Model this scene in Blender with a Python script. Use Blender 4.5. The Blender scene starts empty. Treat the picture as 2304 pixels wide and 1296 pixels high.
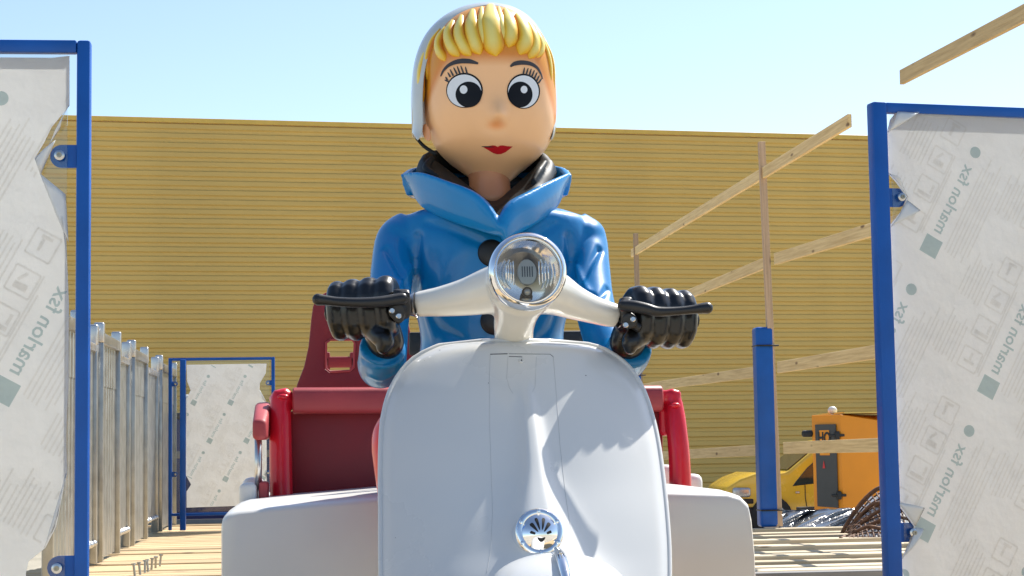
import bpy, bmesh, math, random
import numpy as np
from mathutils import Vector, Matrix
from mathutils.bvhtree import BVHTree

random.seed(4)
rng = np.random.default_rng(7)
R = math.radians
C = bpy.context.scene.collection
scene = bpy.context.scene

# ---------------------------------------------------------------- camera
CAM = np.array([0.0, 0.0, 0.6])
YAW, PITCH, ROLL = R(6.0), R(5.0), R(0.9)
FPX = 4000.0                                   # focal length in photo pixels (2304 wide)
_f = np.array([math.sin(YAW)*math.cos(PITCH), math.cos(YAW)*math.cos(PITCH), math.sin(PITCH)])
_r0 = np.array([math.cos(YAW), -math.sin(YAW), 0.0])
_u0 = np.cross(_r0, _f)
_u = _u0*math.cos(ROLL) + _r0*math.sin(ROLL)
_r = _r0*math.cos(ROLL) - _u0*math.sin(ROLL)
cd = bpy.data.cameras.new('camera')
cam = bpy.data.objects.new('camera', cd); C.objects.link(cam)
cam.matrix_world = Matrix(((_r[0], _u[0], -_f[0], CAM[0]), (_r[1], _u[1], -_f[1], CAM[1]),
                           (_r[2], _u[2], -_f[2], CAM[2]), (0, 0, 0, 1)))
cd.sensor_width = 36.0
cd.lens = FPX/2304*36
cd.clip_start = 0.05
cd.clip_end = 5000
scene.camera = cam

# ---------------------------------------------------------------- sky, sun, exposure
SUN = Vector((0.62, 0.575, 1.0)).normalized()
sun_el = math.asin(SUN.z)
w = bpy.data.worlds.new('World'); scene.world = w; w.use_nodes = True
nt = w.node_tree; nt.nodes.clear()
sky = nt.nodes.new('ShaderNodeTexSky'); sky.sky_type = 'NISHITA'; sky.sun_disc = False
sky.sun_elevation = sun_el
sky.sun_rotation = math.atan2(SUN.x, SUN.y)
sky.air_density = 1.0; sky.dust_density = 0.6; sky.ozone_density = 1.0
bg = nt.nodes.new('ShaderNodeBackground'); bg.inputs['Strength'].default_value = 0.105
wo = nt.nodes.new('ShaderNodeOutputWorld')
nt.links.new(sky.outputs['Color'], bg.inputs['Color']); nt.links.new(bg.outputs[0], wo.inputs['Surface'])
sl = bpy.data.lights.new('sun', 'SUN'); sl.energy = 4.8; sl.angle = R(0.5); sl.color = (1.0, 0.955, 0.88)
so = bpy.data.objects.new('sun', sl); C.objects.link(so)
so.rotation_euler = SUN.to_track_quat('Z', 'Y').to_euler(); so.location = (6, 4, 12)
scene.view_settings.view_transform = 'Standard'
scene.view_settings.look = 'None'
scene.view_settings.exposure = 0.85
scene.view_settings.gamma = 1.0

# ---------------------------------------------------------------- survey helpers (photo measurements -> metres)
def ray(px, py):
    return _f + _r*((px-1152)/FPX) - _u*((py-648)/FPX)
def W(px, py, d):   return CAM + ray(px, py)*d
def WY(px, py, Y):
    k = ray(px, py); return CAM + k*((Y-CAM[1])/k[1])
def WX(px, py, X):
    k = ray(px, py); return CAM + k*((X-CAM[0])/k[0])
def WZ(px, py, Z):
    k = ray(px, py); return CAM + k*((Z-CAM[2])/k[2])

# ---------------------------------------------------------------- materials
def mat(name, col, rough=0.5, metal=0.0, coat=0.0, coat_r=0.05, var=0.08, vs=6.0, bump=0.0, bs=60.0,
        stretch=None, col2=None, attr=False, spec=0.5, emit=None):
    m = bpy.data.materials.new(name); m.use_nodes = True
    t = m.node_tree; b = t.nodes['Principled BSDF']
    tc = t.nodes.new('ShaderNodeTexCoord'); mp = t.nodes.new('ShaderNodeMapping')
    if stretch: mp.inputs['Scale'].default_value = stretch
    t.links.new(tc.outputs['Object'], mp.inputs['Vector'])
    nz = t.nodes.new('ShaderNodeTexNoise'); nz.inputs['Scale'].default_value = vs; nz.inputs['Detail'].default_value = 6
    t.links.new(mp.outputs[0], nz.inputs['Vector'])
    rp = t.nodes.new('ShaderNodeValToRGB')
    c = np.array(col[:3]); lo = c*(1-var*2); hi = np.minimum(c*(1+var), 0.95)
    if col2 is not None: lo = np.array(col2)
    rp.color_ramp.elements[0].position = 0.3; rp.color_ramp.elements[1].position = 0.68
    rp.color_ramp.elements[0].color = (*lo, 1); rp.color_ramp.elements[1].color = (*hi, 1)
    t.links.new(nz.outputs['Fac'], rp.inputs['Fac'])
    if attr:
        at = t.nodes.new('ShaderNodeAttribute'); at.attribute_name = 'Col'
        mx = t.nodes.new('ShaderNodeMix'); mx.data_type = 'RGBA'; mx.blend_type = 'MULTIPLY'; mx.inputs['Factor'].default_value = 1
        t.links.new(rp.outputs[0], mx.inputs['A']); t.links.new(at.outputs['Color'], mx.inputs['B'])
        t.links.new(mx.outputs['Result'], b.inputs['Base Color'])
    else:
        t.links.new(rp.outputs[0], b.inputs['Base Color'])
    rr = t.nodes.new('ShaderNodeMapRange'); rr.inputs['To Min'].default_value = max(0.02, rough*0.8); rr.inputs['To Max'].default_value = min(1, rough*1.25)
    t.links.new(nz.outputs['Fac'], rr.inputs['Value']); t.links.new(rr.outputs[0], b.inputs['Roughness'])
    b.inputs['Metallic'].default_value = metal
    b.inputs['Specular IOR Level'].default_value = spec
    b.inputs['Coat Weight'].default_value = coat; b.inputs['Coat Roughness'].default_value = coat_r
    if bump:
        n2 = t.nodes.new('ShaderNodeTexNoise'); n2.inputs['Scale'].default_value = bs; n2.inputs['Detail'].default_value = 4
        t.links.new(mp.outputs[0], n2.inputs['Vector'])
        bp = t.nodes.new('ShaderNodeBump'); bp.inputs['Strength'].default_value = bump; bp.inputs['Distance'].default_value = 0.01
        t.links.new(n2.outputs['Fac'], bp.inputs['Height']); t.links.new(bp.outputs[0], b.inputs['Normal'])
    if emit:
        b.inputs['Emission Color'].default_value = (*emit, 1)
    return m

def wood_mat(name, lo, hi, axis, tint=0.0):
    """Softwood: grain stretched along `axis`, knots, board-to-board variation."""
    m = bpy.data.materials.new(name); m.use_nodes = True
    t = m.node_tree; b = t.nodes['Principled BSDF']
    tc = t.nodes.new('ShaderNodeTexCoord'); mp = t.nodes.new('ShaderNodeMapping')
    sc = [70.0, 70.0, 70.0]; sc[axis] = 2.2; mp.inputs['Scale'].default_value = sc
    oi = t.nodes.new('ShaderNodeObjectInfo')
    ml = t.nodes.new('ShaderNodeVectorMath'); ml.operation = 'MULTIPLY_ADD'
    ml.inputs[1].default_value = (1, 1, 1)
    cb = t.nodes.new('ShaderNodeCombineXYZ')
    sca = t.nodes.new('ShaderNodeMath'); sca.operation = 'MULTIPLY'; sca.inputs[1].default_value = 40
    t.links.new(oi.outputs['Random'], sca.inputs[0])
    for i in range(3): t.links.new(sca.outputs[0], cb.inputs[i])
    t.links.new(tc.outputs['Object'], ml.inputs[0]); t.links.new(cb.outputs[0], ml.inputs[2])
    t.links.new(ml.outputs[0], mp.inputs['Vector'])
    nz = t.nodes.new('ShaderNodeTexNoise'); nz.inputs['Scale'].default_value = 1.0; nz.inputs['Detail'].default_value = 5; nz.inputs['Roughness'].default_value = 0.6
    t.links.new(mp.outputs[0], nz.inputs['Vector'])
    rp = t.nodes.new('ShaderNodeValToRGB')
    rp.color_ramp.elements[0].position = 0.32; rp.color_ramp.elements[1].position = 0.62
    rp.color_ramp.elements[0].color = (*lo, 1); rp.color_ramp.elements[1].color = (*hi, 1)
    t.links.new(nz.outputs['Fac'], rp.inputs['Fac'])
    # knots
    vo = t.nodes.new('ShaderNodeTexVoronoi'); vo.inputs['Scale'].default_value = 1.0
    mp2 = t.nodes.new('ShaderNodeMapping'); s2 = [9.0, 9.0, 9.0]; s2[axis] = 2.6; mp2.inputs['Scale'].default_value = s2
    t.links.new(ml.outputs[0], mp2.inputs['Vector']); t.links.new(mp2.outputs[0], vo.inputs['Vector'])
    kr = t.nodes.new('ShaderNodeMapRange'); kr.inputs['From Min'].default_value = 0.06; kr.inputs['From Max'].default_value = 0.13
    t.links.new(vo.outputs['Distance'], kr.inputs['Value'])
    mx = t.nodes.new('ShaderNodeMix'); mx.data_type = 'RGBA'
    mx.inputs['A'].default_value = (lo[0]*0.35, lo[1]*0.3, lo[2]*0.3, 1)
    t.links.new(kr.outputs[0], mx.inputs['Factor']); t.links.new(rp.outputs[0], mx.inputs['B'])
    # per-board value
    hs = t.nodes.new('ShaderNodeHueSaturation')
    vr = t.nodes.new('ShaderNodeMapRange'); vr.inputs['To Min'].default_value = 0.78; vr.inputs['To Max'].default_value = 1.1
    t.links.new(oi.outputs['Random'], vr.inputs['Value']); t.links.new(vr.outputs[0], hs.inputs['Value'])
    t.links.new(mx.outputs['Result'], hs.inputs['Color']); t.links.new(hs.outputs[0], b.inputs['Base Color'])
    b.inputs['Roughness'].default_value = 0.72
    bp = t.nodes.new('ShaderNodeBump'); bp.inputs['Strength'].default_value = 0.25; bp.inputs['Distance'].default_value = 0.004
    t.links.new(nz.outputs['Fac'], bp.inputs['Height']); t.links.new(bp.outputs[0], b.inputs['Normal'])
    return m

def film_mat(name, col, trans=0.5):
    m = bpy.data.materials.new(name); m.use_nodes = True
    t = m.node_tree; t.nodes.remove(t.nodes['Principled BSDF']); out = t.nodes['Material Output']
    tc = t.nodes.new('ShaderNodeTexCoord')
    nz = t.nodes.new('ShaderNodeTexNoise'); nz.inputs['Scale'].default_value = 5; nz.inputs['Detail'].default_value = 5
    t.links.new(tc.outputs['Object'], nz.inputs['Vector'])
    rp = t.nodes.new('ShaderNodeValToRGB'); c = np.array(col)
    rp.color_ramp.elements[0].color = (*(c*0.93), 1); rp.color_ramp.elements[1].color = (*np.minimum(c*1.03, .93), 1)
    t.links.new(nz.outputs['Fac'], rp.inputs['Fac'])
    d = t.nodes.new('ShaderNodeBsdfDiffuse'); tr = t.nodes.new('ShaderNodeBsdfTranslucent')
    mx = t.nodes.new('ShaderNodeMixShader'); mx.inputs[0].default_value = trans
    t.links.new(rp.outputs[0], d.inputs['Color']); t.links.new(rp.outputs[0], tr.inputs['Color'])
    t.links.new(d.outputs[0], mx.inputs[1]); t.links.new(tr.outputs[0], mx.inputs[2])
    g = t.nodes.new('ShaderNodeBsdfGlossy'); g.inputs['Roughness'].default_value = 0.22
    mg = t.nodes.new('ShaderNodeMixShader'); fr = t.nodes.new('ShaderNodeFresnel'); fr.inputs['IOR'].default_value = 1.4
    t.links.new(fr.outputs[0], mg.inputs[0]); t.links.new(mx.outputs[0], mg.inputs[1]); t.links.new(g.outputs[0], mg.inputs[2])
    bp = t.nodes.new('ShaderNodeBump'); bp.inputs['Strength'].default_value = 0.35; bp.inputs['Distance'].default_value = 0.03
    t.links.new(nz.outputs['Fac'], bp.inputs['Height'])
    for n in (d, tr, g): t.links.new(bp.outputs[0], n.inputs['Normal'])
    t.links.new(mg.outputs[0], out.inputs['Surface'])
    return m

def clear_mat(name, tint, ior=1.45, rough=0.02):
    m = bpy.data.materials.new(name); m.use_nodes = True
    t = m.node_tree; t.nodes.remove(t.nodes['Principled BSDF']); out = t.nodes['Material Output']
    tr = t.nodes.new('ShaderNodeBsdfTransparent'); tr.inputs['Color'].default_value = (*tint, 1)
    g = t.nodes.new('ShaderNodeBsdfGlossy'); g.inputs['Roughness'].default_value = rough
    lw = t.nodes.new('ShaderNodeLayerWeight'); lw.inputs['Blend'].default_value = 0.5
    pw = t.nodes.new('ShaderNodeMath'); pw.operation = 'POWER'; pw.inputs[1].default_value = 5
    fr = t.nodes.new('ShaderNodeMath'); fr.operation = 'MULTIPLY_ADD'; fr.inputs[1].default_value = 0.94; fr.inputs[2].default_value = 0.05
    t.links.new(lw.outputs['Facing'], pw.inputs[0]); t.links.new(pw.outputs[0], fr.inputs[0])
    mx = t.nodes.new('ShaderNodeMixShader')
    t.links.new(fr.outputs[0], mx.inputs[0]); t.links.new(tr.outputs[0], mx.inputs[1]); t.links.new(g.outputs[0], mx.inputs[2])
    t.links.new(mx.outputs[0], out.inputs['Surface'])
    return m

M = {}
M['ground'] = mat('pale_gravel', (0.42, 0.375, 0.30), 0.9, var=0.12, vs=1.5, bump=0.4, bs=20)
M['cladding'] = mat('yellow_cladding', (0.63, 0.43, 0.13), 0.45, var=0.07, vs=1.0, spec=0.3, stretch=(0.5, 0.5, 2.5))
M['flashing'] = mat('yellow_flashing', (0.66, 0.43, 0.08), 0.45, var=0.05)
M['roofing'] = mat('roofing', (0.3, 0.3, 0.3), 0.7)
M['deckwood'] = wood_mat('deck_softwood', (0.36, 0.24, 0.115), (0.58, 0.43, 0.235), 0)
M['slatwood'] = wood_mat('slat_softwood', (0.50, 0.38, 0.22), (0.78, 0.66, 0.46), 0)
M['railwood'] = wood_mat('rail_softwood', (0.56, 0.39, 0.17), (0.76, 0.57, 0.28), 1)
M['studwood'] = wood_mat('stud_softwood', (0.37, 0.25, 0.15), (0.53, 0.37, 0.235), 2)
M['beam'] = mat('dark_beam', (0.07, 0.045, 0.03), 0.8)
M['galv'] = mat('galvanised_steel', (0.36, 0.37, 0.365), 0.3, metal=0.8, var=0.1, vs=12)
M['galv2'] = mat('bright_galvanised', (0.55, 0.55, 0.55), 0.28, metal=0.85, var=0.06, vs=14)
M['bluepaint'] = mat('blue_powder_coat', (0.003, 0.085, 0.37), 0.45, var=0.1, vs=8, coat=0.1, coat_r=0.25, spec=0.3, bump=0.03, bs=120)
M['bluepost'] = mat('blue_post_paint', (0.004, 0.10, 0.42), 0.4, var=0.1, vs=4, coat=0.15, coat_r=0.2, spec=0.3)
M['film'] = film_mat('white_masking_film', (0.975, 0.96, 0.935), 0.90)
M['filmcurl'] = film_mat('film_underside', (0.86, 0.86, 0.84), 0.3)
M['print'] = film_mat('teal_print', (0.58, 0.68, 0.68), 0.84)
M['fineprint'] = film_mat('pale_print', (0.895, 0.88, 0.855), 0.87)
M['acrylic'] = clear_mat('clear_acrylic', (0.93, 0.94, 0.93), 1.49, 0.03)
M['steel'] = mat('screw_steel', (0.6, 0.6, 0.6), 0.25, metal=1.0)
M['white'] = mat('white_gelcoat', (0.64, 0.64, 0.62), 0.28, var=0.01, vs=3, coat=0.35, coat_r=0.08)
M['white2'] = mat('white_fibreglass_body', (0.71, 0.70, 0.66), 0.36, var=0.025, vs=4, coat=0.2, coat_r=0.15, bump=0.02, bs=200)
M['cream'] = mat('cream_white_paint', (0.80, 0.76, 0.66), 0.25, var=0.03, vs=7, coat=0.5, coat_r=0.05)
M['seam'] = mat('dark_seam', (0.10, 0.10, 0.10), 0.8)
M['paleseam'] = mat('pale_seam', (0.52, 0.52, 0.51), 0.6)
M['chrome'] = mat('chrome', (0.86, 0.86, 0.86), 0.05, metal=1.0, var=0.03)
M['brushed'] = mat('brushed_aluminium', (0.62, 0.60, 0.57), 0.28, metal=1.0)
M['blackplastic'] = mat('black_plastic', (0.012, 0.012, 0.013), 0.4, var=0.2, bump=0.03, bs=200)
M['glove'] = mat('black_glove_paint', (0.006, 0.006, 0.006), 0.3, var=0.3, vs=10, coat=0.35, coat_r=0.08, spec=0.35, bump=0.06, bs=40)
M['dark'] = mat('dark_recess', (0.012, 0.012, 0.012), 0.7)
M['lens'] = clear_mat('headlamp_glass', (0.97, 0.97, 0.97), 1.5, 0.01)
M['reflector'] = mat('lamp_reflector', (0.85, 0.84, 0.82), 0.10, metal=1.0, var=0.05, vs=40)
M['bulb'] = mat('bulb_shield', (0.32, 0.30, 0.25), 0.3, metal=0.8)
M['coat'] = mat('blue_coat_paint', (0.001, 0.185, 0.46), 0.4, var=0.06, vs=4, coat=0.45, coat_r=0.05, spec=0.25, bump=0.02, bs=45)
M['coat2'] = mat('blue_collar_paint', (0.001, 0.215, 0.52), 0.38, var=0.06, vs=4, coat=0.45, coat_r=0.05, spec=0.25)
M['scarf'] = mat('dark_scarf_paint', (0.008, 0.011, 0.012), 0.55, var=0.3, vs=6, coat=0.06, spec=0.2, coat_r=0.08)
M['hood'] = mat('white_hood_paint', (0.52, 0.54, 0.51), 0.28, var=0.03, coat=0.5, coat_r=0.06)
M['skin'] = mat('doll_skin_paint', (0.95, 0.95, 0.95), 0.38, var=0.01, coat=0.22, coat_r=0.08, spec=0.35, attr=True)
M['hair'] = mat('doll_hair_paint', (0.95, 0.95, 0.95), 0.42, var=0.03, vs=20, coat=0.18, coat_r=0.08, spec=0.3, attr=True)
M['eyewhite'] = mat('eye_white', (0.74, 0.77, 0.80), 0.35, var=0.01, coat=0.1)
M['eyeblack'] = mat('eye_black', (0.003, 0.003, 0.006), 0.35, coat=0.0, spec=0.2)
M['brow'] = mat('brow_paint', (0.035, 0.03, 0.032), 0.4)
M['lips'] = mat('red_lips_paint', (0.55, 0.012, 0.018), 0.3, coat=0.4)
M['reddark'] = mat('dark_red_plastic', (0.22, 0.012, 0.018), 0.55, var=0.06, vs=8, bump=0.04, bs=250)
M['redpad'] = mat('pale_red_pad', (0.38, 0.045, 0.05), 0.55, var=0.08, vs=8, bump=0.06, bs=200)  # paler, pinker red than the seat panels
M['redgloss'] = mat('glossy_red_fibreglass', (0.60, 0.008, 0.022), 0.3, var=0.06, vs=5, coat=0.3, spec=0.3)
M['orange'] = mat('orange_trouser_paint', (0.85, 0.04, 0.004), 0.35, coat=0.3)
M['tyre'] = mat('tyre_rubber', (0.02, 0.02, 0.02), 0.8)
M['kiosk'] = mat('orange_panel', (0.86, 0.29, 0.003), 0.4, var=0.04, vs=2)
M['kioskroof'] = mat('pale_yellow_roof', (0.75, 0.52, 0.12), 0.5)
M['greydoor'] = mat('grey_door_panel', (0.055, 0.055, 0.052), 0.5)
M['vanpaint'] = mat('van_yellow', (0.72, 0.45, 0.035), 0.25, var=0.03, coat=0.6)
M['vanglass'] = mat('van_glass', (0.03, 0.04, 0.035), 0.06, spec=0.8)
M['sheeting'] = mat('black_polythene', (0.02, 0.021, 0.023), 0.16, var=0.3, vs=8, spec=0.8, bump=0.15, bs=14)
M['rustmesh'] = mat('brown_rusted_mesh', (0.16, 0.075, 0.035), 0.7, var=0.3, vs=20)
M['silverfoil'] = mat('silver_sheet', (0.5, 0.5, 0.5), 0.25, metal=0.6, bump=0.4, bs=25)
M['navy'] = mat('navy_paint', (0.012, 0.02, 0.11), 0.45, var=0.1)
M['grime'] = mat('grey_strip', (0.22, 0.21, 0.20), 0.7)
M['redsticker'] = mat('red_sticker', (0.6, 0.03, 0.03), 0.5)
M['black'] = mat('black_paint', (0.012, 0.012, 0.012), 0.5)

# ---------------------------------------------------------------- mesh helpers
def link(o, parent=None):
    C.objects.link(o)
    if parent is not None:
        o.parent = parent
        if parent.type == 'EMPTY' and not parent.get('_local'):
            o.matrix_parent_inverse = Matrix.Translation(-Vector(parent.location))
    return o

def thing(name, label, cat, loc=(0, 0, 0), group=None, local=False, rotz=0.0):
    o = bpy.data.objects.new(name, None); o.empty_display_size = 0.05
    o.location = loc; o.rotation_euler = (0, 0, rotz)
    if local: o['_local'] = 1
    o['label'] = label; o['category'] = cat
    if group: o['group'] = group
    C.objects.link(o); return o

def tag(o, label=None, cat=None, group=None, kind=None):
    if label: o['label'] = label
    if cat: o['category'] = cat
    if group: o['group'] = group
    if kind: o['kind'] = kind
    return o

def mesh(name, verts, faces, smooth=True, cols=None):
    me = bpy.data.meshes.new(name)
    me.from_pydata([tuple(map(float, v)) for v in verts], [], [tuple(map(int, f)) for f in faces])
    bm = bmesh.new(); bm.from_mesh(me); bmesh.ops.recalc_face_normals(bm, faces=bm.faces); bm.to_mesh(me); bm.free()
    if cols is not None:
        ca = me.color_attributes.new('Col', 'FLOAT_COLOR', 'POINT')
        ca.data.foreach_set('color', np.hstack([np.asarray(cols, float), np.ones((len(verts), 1))]).ravel())
    if smooth: me.shade_smooth()
    return me

def autosmooth(me, ang=35):
    me.shade_smooth()
    me.set_sharp_from_angle(angle=R(ang))

def obj(name, vf, m, parent=None, smooth=True, cols=None, sharp=None, solid=0.0, sub=0):
    """vf: (verts, faces) or Mesh"""
    me = vf if isinstance(vf, bpy.types.Mesh) else mesh(name, vf[0], vf[1], smooth, cols)
    if solid or sub:
        t = bpy.data.objects.new('tmp', me); C.objects.link(t)
        if solid:
            s = t.modifiers.new('s', 'SOLIDIFY'); s.thickness = abs(solid); s.offset = 1 if solid > 0 else -1
        if sub:
            s = t.modifiers.new('u', 'SUBSURF'); s.levels = sub; s.render_levels = sub
        dg = bpy.context.evaluated_depsgraph_get()
        me2 = bpy.data.meshes.new_from_object(t.evaluated_get(dg)); bpy.data.objects.remove(t); me = me2; me.name = name
        if smooth: me.shade_smooth()
    if sharp: autosmooth(me, sharp)
    if not me.materials: me.materials.append(M[m] if isinstance(m, str) else m)
    else: me.materials[0] = M[m] if isinstance(m, str) else m
    o = bpy.data.objects.new(name, me)
    return link(o, parent)

def join(*vfs):
    V = []; F = []; n = 0
    for v, f in vfs:
        V += [tuple(x) for x in v]; F += [tuple(i+n for i in q) for q in f]; n += len(v)
    return V, F

def box(c, s, rot=None):
    c = np.array(c, float); h = np.array(s, float)/2
    P = np.array([[x, y, z] for x in (-1, 1) for y in (-1, 1) for z in (-1, 1)], float)*h
    if rot is not None: P = P @ np.array(rot).T
    P = P+c
    F = [(0, 1, 3, 2), (4, 6, 7, 5), (0, 4, 5, 1), (2, 3, 7, 6), (0, 2, 6, 4), (1, 5, 7, 3)]
    return P, F

def bevel_vf(vf, w, seg=2, ang=30):
    bm = bmesh.new(); vs = [bm.verts.new(tuple(map(float, v))) for v in vf[0]]
    for f in vf[1]:
        try: bm.faces.new([vs[i] for i in f])
        except ValueError: pass
    bmesh.ops.recalc_face_normals(bm, faces=bm.faces)
    ed = [e for e in bm.edges if len(e.link_faces) == 2 and e.calc_face_angle(0) > R(ang)]
    bmesh.ops.bevel(bm, geom=ed, offset=w, segments=seg, profile=0.5, affect='EDGES', clamp_overlap=True)
    bm.verts.index_update()
    V = [tuple(v.co) for v in bm.verts]; F = [tuple(v.index for v in f.verts) for f in bm.faces]; bm.free()
    return V, F

def rbox(c, s, b=0.005, seg=2, rot=None): return bevel_vf(box(c, s, rot), b, seg)

def prism(poly, d0, d1=None):
    """poly: list of 3D points; extruded by vector d0"""
    P = [np.array(p, float) for p in poly]; d = np.array(d0, float); n = len(P)
    V = P + [p+d for p in P]
    F = [tuple(range(n)), tuple(range(2*n-1, n-1, -1))] + [(i, (i+1) % n, n+(i+1) % n, n+i) for i in range(n)]
    return V, F

def catmull(P, n=8):
    P = [np.array(p, float) for p in P]
    if len(P) < 3:
        return [P[0] + (P[1]-P[0])*k/n for k in range(n+1)]
    Q = [2*P[0]-P[1]] + P + [2*P[-1]-P[-2]]; out = []
    for i in range(1, len(Q)-2):
        p0, p1, p2, p3 = Q[i-1:i+3]
        for k in range(n):
            t = k/n
            out.append(0.5*((2*p1)+(-p0+p2)*t+(2*p0-5*p1+4*p2-p3)*t*t+(-p0+3*p1-3*p2+p3)*t**3))
    out.append(Q[-2]); return out

def tube(path, r, seg=12, n=0, caps=True, round_ends=False):
    """path points (with radius in 4th comp if r is None)"""
    if r is None: P4 = [np.array(p, float) for p in path]
    else:
        P4 = [np.append(np.array(p, float), (r if np.isscalar(r) else r[i])) for i, p in enumerate(path)]
    if n: P4 = catmull(P4, n)
    if round_ends:
        a, b = P4[0], P4[-1]
        da = (P4[0][:3]-P4[1][:3]); da /= np.linalg.norm(da); db = (P4[-1][:3]-P4[-2][:3]); db /= np.linalg.norm(db)
        pre = [np.append(a[:3]+da*a[3]*s, a[3]*c) for s, c in ((0.98, .15), (.86, .5), (.6, .8), (.3, .95))]
        post = [np.append(b[:3]+db*b[3]*s, b[3]*c) for s, c in ((.3, .95), (.6, .8), (.86, .5), (0.98, .15))]
        P4 = pre + P4 + post
    pts = [p[:3] for p in P4]; V = []; F = []
    t0 = pts[1]-pts[0]; t0 = t0/np.linalg.norm(t0)
    a = np.array([0, 0, 1.0]) if abs(t0[2]) < .9 else np.array([1.0, 0, 0])
    nrm = np.cross(t0, a); nrm /= np.linalg.norm(nrm)
    for i, p in enumerate(P4):
        t = pts[min(i+1, len(pts)-1)]-pts[max(i-1, 0)]; l = np.linalg.norm(t); t = t/l if l > 1e-9 else t0
        nrm = nrm - t*np.dot(nrm, t); nrm /= np.linalg.norm(nrm); bi = np.cross(t, nrm)
        for k in range(seg):
            an = 2*math.pi*k/seg
            V.append(p[:3]+(nrm*math.cos(an)+bi*math.sin(an))*p[3])
    for i in range(len(P4)-1):
        for k in range(seg):
            F.append((i*seg+k, i*seg+(k+1) % seg, (i+1)*seg+(k+1) % seg, (i+1)*seg+k))
    if caps:
        F.append(tuple(range(seg-1, -1, -1))); b = (len(P4)-1)*seg; F.append(tuple(range(b, b+seg)))
    return V, F

def loft(rings, cap0=True, cap1=True, closed=True):
    n = len(rings[0]); V = [p for r in rings for p in r]; F = []
    for i in range(len(rings)-1):
        for k in range(n if closed else n-1):
            F.append((i*n+k, i*n+(k+1) % n, (i+1)*n+(k+1) % n, (i+1)*n+k))
    if cap0: F.append(tuple(range(n-1, -1, -1)))
    if cap1: b = (len(rings)-1)*n; F.append(tuple(range(b, b+n)))
    return V, F

def lathe(prof, origin, axis, seg=40, up=(0, 0, 1), cap=False):
    """prof: list of (radius, offset along axis)"""
    ax = np.array(axis, float); ax /= np.linalg.norm(ax)
    u = np.array(up, float); u = u-ax*np.dot(u, ax); u /= np.linalg.norm(u); v = np.cross(ax, u)
    o = np.array(origin, float)
    rings = [[o+ax*h+(u*math.cos(2*math.pi*k/seg)+v*math.sin(2*math.pi*k/seg))*max(r, 1e-5) for k in range(seg)] for r, h in prof]
    return loft(rings, cap, cap)

def ellipsoid(c, r, su=20, sv=14):
    c = np.array(c, float); r = np.array(r, float)
    rings = []
    for j in range(sv+1):
        ph = math.pi*(j/sv); rr = max(math.sin(ph), 0.01)
        rings.append([c+r*np.array([rr*math.cos(2*math.pi*k/su), rr*math.sin(2*math.pi*k/su), math.cos(ph)]) for k in range(su)])
    return loft(rings)

def remesh(name, vfs, vox, smooth_it=6, fac=0.5):
    V, F = join(*vfs)
    me = mesh(name, V, F)
    t = bpy.data.objects.new('tmp', me); C.objects.link(t)
    m = t.modifiers.new('r', 'REMESH'); m.mode = 'VOXEL'; m.voxel_size = vox; m.adaptivity = 0
    if smooth_it:
        s = t.modifiers.new('s', 'SMOOTH'); s.factor = fac; s.iterations = smooth_it
    dg = bpy.context.evaluated_depsgraph_get()
    me2 = bpy.data.meshes.new_from_object(t.evaluated_get(dg)); bpy.data.objects.remove(t)
    me2.name = name; me2.shade_smooth(); return me2

def bvh_of(me):
    return BVHTree.FromPolygons([tuple(v.co) for v in me.vertices], [tuple(p.vertices) for p in me.polygons])

def grid_faces(nu, nv):
    return [(j*nu+i, j*nu+i+1, (j+1)*nu+i+1, (j+1)*nu+i) for j in range(nv-1) for i in range(nu-1)]

def interp(x, xs, ys): return float(np.interp(x, xs, ys))

# smooth monotone-ish interpolation through key rows
def keyed(keys, y):
    """keys: rows (y, a, b, ...) -> values at y, Catmull-Rom"""
    K = np.array(keys, float); ys = K[:, 0]
    i = int(np.clip(np.searchsorted(ys, y)-1, 0, len(ys)-2))
    t = (y-ys[i])/(ys[i+1]-ys[i]); t = min(max(t, 0), 1)
    p1 = K[i, 1:]; p2 = K[i+1, 1:]
    h = ys[i+1]-ys[i]
    m1 = (K[i+1, 1:]-K[i-1, 1:])/(ys[i+1]-ys[i-1])*h if i > 0 else (p2-p1)
    m2 = (K[i+2, 1:]-K[i, 1:])/(ys[i+2]-ys[i])*h if i+2 < len(ys) else (p2-p1)
    return (2*t**3-3*t**2+1)*p1+(t**3-2*t**2+t)*m1+(-2*t**3+3*t**2)*p2+(t**3-t**2)*m2

# ================================================================ SETTING
GZ = -0.9
g = obj('ground', ([(-1500, -1500, GZ), (1500, -1500, GZ), (1500, 1500, GZ), (-1500, 1500, GZ)], [(0, 1, 2, 3)]), 'ground', smooth=False)
tag(g, 'pale gravel ground under and around the wooden deck', kind='structure')

# ---------------------------------------------------------------- yellow warehouse with horizontally profiled cladding
wa = R(7.0); wt = np.array([math.cos(wa), math.sin(wa), 0]); wn = np.array([math.sin(wa), -math.cos(wa), 0])
P0 = W(160, 260, 35.0)                                   # a point on the top edge
ztop = P0[2]
wh = thing('warehouse', 'long yellow warehouse with horizontal ribbed metal cladding behind the deck', 'warehouse', (P0[0], P0[1], GZ))
A0 = np.array([P0[0], P0[1], 0]) - wt*6.0
LEN = 40.0
pitch = 0.19
nr = int((ztop-0.10-GZ)/pitch)
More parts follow.
